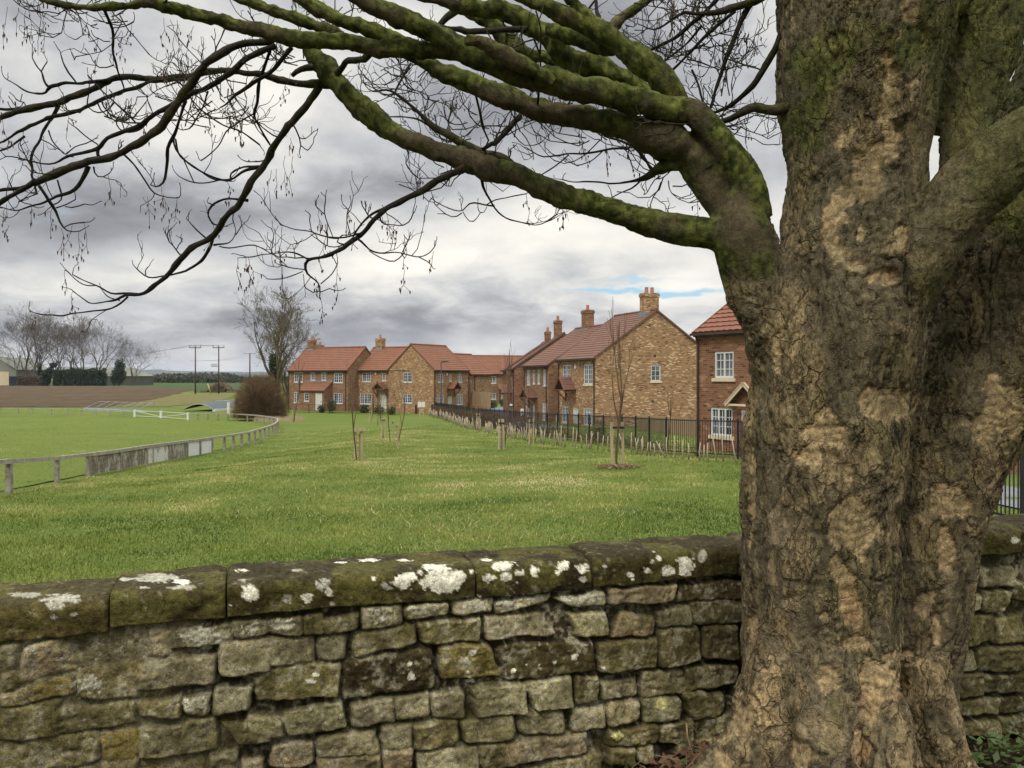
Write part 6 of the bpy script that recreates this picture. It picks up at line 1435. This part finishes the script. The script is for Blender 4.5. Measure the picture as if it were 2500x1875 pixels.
# ------------------------------------------------------------------ saplings with their stakes
def sapling_mesh(h, seed, spread, clear):
    s = bare_segments(h, seed, spread, 3, h * .0085, clear, 6, .16, .07); return s
SP = [bare_segments(1, 61, .21, 2, .0068, .38, 5, .18, .06), bare_segments(1, 62, .30, 2, .0066, .44, 4, .14, .07), bare_segments(1, 63, .24, 1, .0062, .40, 4, .18, .06)]
sap0 = {}
SAP = [(875, 1124, 868, 1, 'sapling behind the short twin posts tied with a crossbar, nearest the pitch', 'twin'), (965, 1096, 905, 1, 'sapling on one leaning stake with a dark tie, before the canopy door', 'one'), (937, 1069, 915, 0, 'sapling with twin stakes just left of the single-staked pair', 'two'), (955, 1078, 915, 1, 'sapling on a slim single stake with dark tie, between two others', 'one'),
       (904, 1032, 925, 0, 'small far sapling with twin stakes before the white three-light window', 'two'), (919, 1040, 940, 2, 'very small sapling on a short pole far up the green', 'one'), (713, 1031, 830, 2, 'slender pale-stemmed sapling beside the brown bush', 'pole'), (1224, 1099, 827, 0, 'sapling in three rough posts at the hedge row, tip above the far house', 'three'),
       (1297, 1084, 880, 1, 'sapling in twin posts before the narrow-windowed house of the row', 'two'), (1508, 1143, 724, 0, 'tall sapling between two thick posts in front of the wide gable', 'tall'), (1168, 1051, 890, 2, 'thin sapling in small twin posts at the far part of the hedge row', 'two'), (1622, 1092, 915, 2, 'thin leafless sapling behind the railings before the buff gable', None)]
for i, (px, by, ty, k, lab, st) in enumerate(SAP):
    b = G(px, by); Y = b[1]; h = CAMZ - (ty - CY) / F * Y - b[2]
    if k not in sap0: r = sap0[k] = bare_tree('sapling', SP[k], M['sapbark'], rmin=.0011, cutoff=2)
    else: r = copy_tree(sap0[k])
    tag(r, lab, 'sapling', 'staked saplings on the green'); r.location = tuple(b); wd = {0: 1.0, 1: 1.0, 2: 1.3}[k]; r.scale = (h * wd, h * wd, h * 1.04); r.rotation_euler = (0, 0, i * 2.1)
    if st is None: continue
    hs = {'twin': .98, 'one': 1.0, 'two': 1.05, 'pole': 1.1, 'three': 1.15, 'tall': 1.25}[st]; s = empty('tree_stakes', tuple(b), 0, None, 'tree stake', 'stakes holding the saplings')
    ps = {'twin': ((-.10, 0), (.03, .10), (.11, .0)), 'one': ((.12, -.1),), 'two': ((-.09, 0), (.09, 0)), 'pole': ((.06, -.1),), 'three': ((-.09, -.05), (.10, -.05), (.02, .12)), 'tall': ((-.15, 0), (.16, 0))}[st]
    w = .034 if st not in ('tall', 'three') else .042
    for (x, y) in ps: MB().bar((x, y, -.1), (x * .92 + random.gauss(0, .015), y, hs), w * 1.7, w * 1.7).build('post', M['post'], s)
    if st == 'twin': MB().bar((-.15, -.07, hs - .06), (.22, -.06, hs - .02), .04, .10).build('crossbar', M['post'], s)
    elif st in ('one', 'two', 'three', 'tall'): MB().bar((ps[0][0], -.12, hs - .14), (.05 if len(ps) == 1 else ps[1][0], -.10, hs - .14), .03, .06).build('tie', M['black'], s)
    tag(s, {'twin': 'three short grey posts joined by a crossbar at the sapling nearest the pitch', 'one': 'single stake with black tie at the ' + ('nearer leaning sapling' if i == 1 else 'slim middle sapling' if i == 3 else 'very small far sapling'), 'two': 'twin stakes of the ' + {2: 'sapling left of the single-staked pair', 4: 'far sapling before the three-light window', 8: 'sapling before the narrow-windowed house', 10: 'thin sapling in the far hedge row'}.get(i, 'sapling'),
            'pole': 'tall thin pale pole beside the brown bush sapling', 'three': 'three rough posts round the sapling at the hedge row', 'tall': 'pair of thick pale posts holding the tall sapling before the gable'}[st])
def litter():
    g = np.random.default_rng(2); c = G(1510, 1146); n = 420; x = c[0] + g.normal(0, .26, n); y = c[1] + g.normal(0, .2, n); z = T(x, y) + .03 + g.random(n) * .07; p = np.stack([x, y, z], 1); d = g.normal(0, 1, (n, 3)) * np.array((.06, .06, .03)); w = g.normal(0, .012, (n, 3))
    tag(mesh_np('cut_straw', np.stack([p - d, p + d, p + w + (0, 0, .02)], 1).reshape(-1, 3), np.arange(n * 3).reshape(-1, 3), simple('brown_mulch', (.15, .10, .06), (.26, .19, .11), 6, .95), smooth=False), kind='stuff')
litter()

# ------------------------------------------------------------------ street things by the houses
def lamp(px, top, base, label):
    b = G(px, base); Y = b[1]; h = CAMZ - (top - CY) / F * Y - b[2]; r = empty('street_lamp', tuple(b), 0, label, 'street lamp'); MB().tube([(0, 0, 0), (0, 0, 1.3), (0, 0, 1.31), (0, 0, h)], [.09, .085, .06, .045], 8).build('pole', M['black'], r, True)
    MB().tube([(0, 0, h), (.25, -.05, h + .04), (.75, -.1, h + .05)], [.05, .09, .03], 6).build('lantern', M['black'], r, True)
lamp(1077, 884, 1014, 'tall thin black street lamp in front of the gabled tawny house')
def boards():
    for (x0, x1, lab) in ((1020, 1028.6, 'white blank sign board on a post, the one nearer the brown house'), (1029.2, 1037.6, 'white blank sign board on a post, the one nearer the railings')):
        Y = 82.; a, b = P(x0, 981, Y), P(x1, 994, Y); z = float(T(a[0], Y)); r = empty('sign_board', ((a[0] + b[0]) / 2, Y, z), 0, lab, 'sign', 'white sign boards'); w = (b[0] - a[0]) / 2
        MB().box(-w, -.02, b[2] - z, w, .02, a[2] - z).build('board', M['white'], r); MB().box(-.04, .03, -.1, .04, .1, a[2] - z - .05).build('post', M['post'], r)
    Y = 66.; a, b = P(1243, 984, Y), P(1252.5, 993, Y); z = float(T(a[0], Y)); r = empty('notice', ((a[0] + b[0]) / 2, Y, z), 0, 'small white notice in a black frame on a black post at the road end', 'sign'); w = (b[0] - a[0]) / 2
    MB().box(-w, -.03, b[2] - z, w, .0, a[2] - z).build('frame', M['black'], r); MB().box(-w * .7, -.045, b[2] - z + .07, w * .7, -.032, a[2] - z - .06).build('sheet', M['white'], r); MB().box(-.04, .002, -.1, .04, .09, a[2] - z + .1).build('post', M['black'], r)
    for (x0, x1, y0, y1, Y, lab) in ((1271, 1278.5, 998, 1014, 60., 'white meter box on a short post beside the red gable'), (1357, 1362.5, 1014, 1030, 54., 'white box on a post where the row meets the buff house')):
        a, b = P(x0, y0, Y), P(x1, y1, Y); z = float(T(a[0], Y)); r = empty('meter_box', ((a[0] + b[0]) / 2, Y, z), 0, lab, 'meter box'); w = (b[0] - a[0]) / 2; MB().box(-w, -.08, b[2] - z, w, .08, a[2] - z).build('cabinet', M['white'], r); MB().box(-.05, -.05, -.1, .05, .05, b[2] - z).build('post', M['post'], r)
    for (x, y0, lab) in ((1015.5, 1010, 'dark post left of the white sign boards, by a gap in the low fence'), (1055, 1010, 'dark post with a pale plate at the end of the railings')):
        b = G(x, y0); o = MB().box(b[0] - .09, b[1] - .09, b[2] - .1, b[0] + .09, b[1] + .09, b[2] + .95).build('gate_post', M['black']); tag(o, lab, 'post')
    # low dark rail in front of the far houses
    pts = along(line_pts([(705, 1008), (800, 1010), (880, 1010), (960, 1011), (1013, 1012)]), 2.4); r = empty('garden_railing', tuple(pts[0]), 0, 'low thin dark railing along the front gardens of the far houses', 'fence'); o = pts[0]
    for i, p in enumerate(pts):
        q = p - o; MB().box(q[0] - .035, q[1] - .035, q[2] - .1, q[0] + .035, q[1] + .035, q[2] + 1.0).build('post', M['black'], r)
        if i + 1 < len(pts):
            e = pts[i + 1] - o; mb = MB()
            for k in range(1, 10): c = q + (e - q) * k / 10; mb.box(c[0] - .006, c[1] - .006, c[2] + .1, c[0] + .006, c[1] + .006, c[2] + .93)
            mb.bar(q + (0, 0, .94), e + (0, 0, .94), .02, .03); mb.bar(q + (0, 0, .1), e + (0, 0, .1), .02, .03); mb.build('panel', M['black'], r)
boards()
M['fencewood'] = simple('garden_fence_wood', (.26, .18, .105), (.33, .235, .14), 2.5, .9, .1, 0, None, (4, 4, .3))
def panel_fence(name, label, A, B, h, z0, n, brick=False):
    A, B = np.array(A, float), np.array(B, float); r = empty(name, tuple(A), 0, label, 'fence'); d = (B - A) / n
    for k in range(n + 1): q = d * k; MB().box(q[0] - .06, q[1] - .06, -.2, q[0] + .06, q[1] + .06, h + .06 + (.0)).build('post', M['fencewood'], r)
    for k in range(n):
        mb = MB(); m = int(np.linalg.norm(d) / .15)
        for j in range(m):
            a, b = d * (k + j / m + .002), d * (k + (j + .94) / m); mb.bar(a + (0, 0, z0 + (h - z0) / 2), b + (0, 0, z0 + (h - z0) / 2), .03 + .012 * (j % 2), h - z0)
        mb.build('panel', M['fencewood'], r)
    if z0 > .2:
        mb = MB(); mb.bar(np.array((0, 0, z0 / 2 - .1)), d * n + (0, 0, z0 / 2 - .1), .22, z0 + .18); mb.build('brick_base', BK['tawny'], r)
panel_fence('garden_fence', 'wooden yard fence on a low brick base beside the gabled tawny house', (*P(1140, 0, 96)[:2], -.35), (*P(1196, 0, 88)[:2], -.35), 2.15, .75, 3)
panel_fence('garden_fence', 'taller weathered fence panels set back between the tawny and the cream-doored house', (*P(1138, 0, 104)[:2], -.4), (*P(1165, 0, 102)[:2], -.4), 2.75, 0, 2)
panel_fence('garden_fence', 'pale close-boarded garden fence running along below the buff gable', (*P(1566, 0, 50)[:2], .05), (*P(1702, 0, 42)[:2], .2), 1.15, 0, 5)
def shrub(px, Y, h, w, label, seed, mat='ivy'):
    b = P(px, 0, Y); z = float(T(b[0], Y)); r = empty('garden_shrub', (b[0], Y, z), 0, label, 'shrub'); V, FA = leaf_cloud(700, [(0, 0, h * .5, w, w, h * .55)], .05 * Y / 60, seed); mesh_np('foliage', V, FA, M[mat], r, False); MB().tube([(0, 0, -.1), (0, 0, h * .6)], [.03, .015], 5).build('stem', M['sapbark'], r, True)
for i, a in enumerate(((810, 90, 1.5, .5, 'dark upright shrub beside the left house door'), (784, 90.5, .8, .4, 'small dark shrub at the foot of the pale left door'), (890, 90, .9, .7, 'low dark shrub under the three-light window'), (925, 88.5, .9, .6, 'low shrub left of the canopy door'), (955, 88, .8, .5, 'low dark shrub right of the canopy door'), (1200, 100, .9, .8, 'low dark shrub in the verge before the cream-doored house'), (1233, 104, 1.1, .8, 'grey green shrub beside the cream door across the road'), (1462, 40, .9, .5, 'green bush behind the railings near the buff house corner'), (1462, 36, .7, .5, 'small green bush among the hedge stakes below the gable'))): shrub(*a, 30 + i)

# ------------------------------------------------------------------ at the foot of the wall
def wall_foot():
    g = np.random.default_rng(19)
    def leaves(name, n, cx, cw, size, mat, hgt, dmin, dmax):
        x = cx + g.normal(0, cw, n); dd = g.uniform(dmin, dmax, n); y = wall_y(x) - dd; z = T(x, y) + g.random(n) ** 1.5 * hgt; c = np.stack([x, y, z], 1); a = g.normal(0, 1, (n, 3)) * np.array((1, 1, .5)); a /= np.linalg.norm(a, axis=1)[:, None]; b = np.cross(a, g.normal(0, .5, (n, 3)) + (0, 0, 1)); b /= np.linalg.norm(b, axis=1)[:, None] + 1e-9; s = size * g.uniform(.5, 1.3, n)[:, None]
        V = np.stack([c - a * s, c + b * s * .55, c + a * s, c - b * s * .55], 1).reshape(-1, 3); tag(mesh_np(name, V, np.arange(n * 4).reshape(-1, 4), mat, smooth=False), kind='stuff')
    leaves('ground_plants', 2600, 2.35, .42, .020, simple('ground_leaf', (.035, .060, .016), (.075, .105, .030), 14, .6, .3), .14, .02, .75)
    leaves('leaf_litter', 1500, .62, .28, .026, simple('dead_leaf', (.085, .042, .022), (.16, .085, .045), 20, .8), .05, .0, .55)
    leaves('ground_plants', 260, .42, .2, .016, M['ivy'], .10, .05, .3)
    mb = MB()
    for k in range(46):
        x = .62 + g.normal(0, .25); y = wall_y(x) - g.uniform(.03, .4); z = float(T(x, y)); h = g.uniform(.05, .16); mb.tube([(x, y, z), (x + g.normal(0, .04), y, z + h * .6), (x + g.normal(0, .09), y - .02, z + h)], [.002, .0015, .001], 4, False)
    p = P(1676, 1766, wall_y(.62) - .02); e = P(1688, 1830, wall_y(.62) - .04); mb.tube([p, (p + e) / 2 + (-.006, 0, 0), e, e + (.03, 0, -.12)], [.004, .004, .0035, .003], 5)
    tag(mb.build('dry_stalks', simple('dry_stalk', (.30, .23, .14), (.20, .15, .09), 20), smooth=True), kind='stuff')
wall_foot()
def straw():
    g = np.random.default_rng(23); C0 = [(1050, 1290, 120, 22), (1240, 1262, 160, 18), (1500, 1252, 170, 16), (900, 1240, 160, 18), (560, 1240, 140, 14), (1180, 1190, 300, 20), (800, 1150, 260, 20), (1420, 1200, 200, 16), (1300, 1310, 160, 12)]; P_ = []
    for (cx, cy, sx, sy) in C0:
        for k in range(170): P_.append(G(cx + g.normal(0, sx * .7), min(1405, cy + g.normal(0, sy * 1.3))))
    p = np.array(P_); p[:, 2] += GN(p[:, 0], p[:, 1]); p = p[p[:, 1] > wall_y(p[:, 0]) + 1.2]; n = len(p); h = g.uniform(.02, .085, n); la = g.uniform(0, 6.28, n); le = g.uniform(.3, 1.8, n); w = .005 * (p[:, 1] / 12) ** .6; th = g.uniform(0, 6.28, n); o = np.stack([np.cos(th) * w, np.sin(th) * w, w * 0], 1)
    tip = p + np.stack([np.cos(la) * h * le, np.sin(la) * h * le, h], 1); V = np.stack([p - o, p + o, tip], 1).reshape(-1, 3)
    tag(mesh_np('dead_grass', V, np.arange(n * 3).reshape(-1, 3), simple('dead_grass_blade', (.46, .37, .19), (.34, .27, .13), 3, .8), smooth=False), kind='stuff')
straw()
# ------------------------------------------------------------------ the air: far things fade
def haze():
    m = bpy.data.materials.new('haze'); m.use_nodes = True; nt = m.node_tree; nt.nodes.remove(nt.nodes['Principled BSDF'])
    v = nd(nt, 'VolumePrincipled', {'Color': (.80, .87, 1, 1), 'Density': HAZE}); nt.links.new(v.outputs[0], nt.nodes['Material Output'].inputs['Volume'])
    o = MB().box(-7200, -60, -20, 7200, 7200, 110).build('haze', m); tag(o, kind='stuff')
HAZE = .00006
if USE_HAZE: haze()
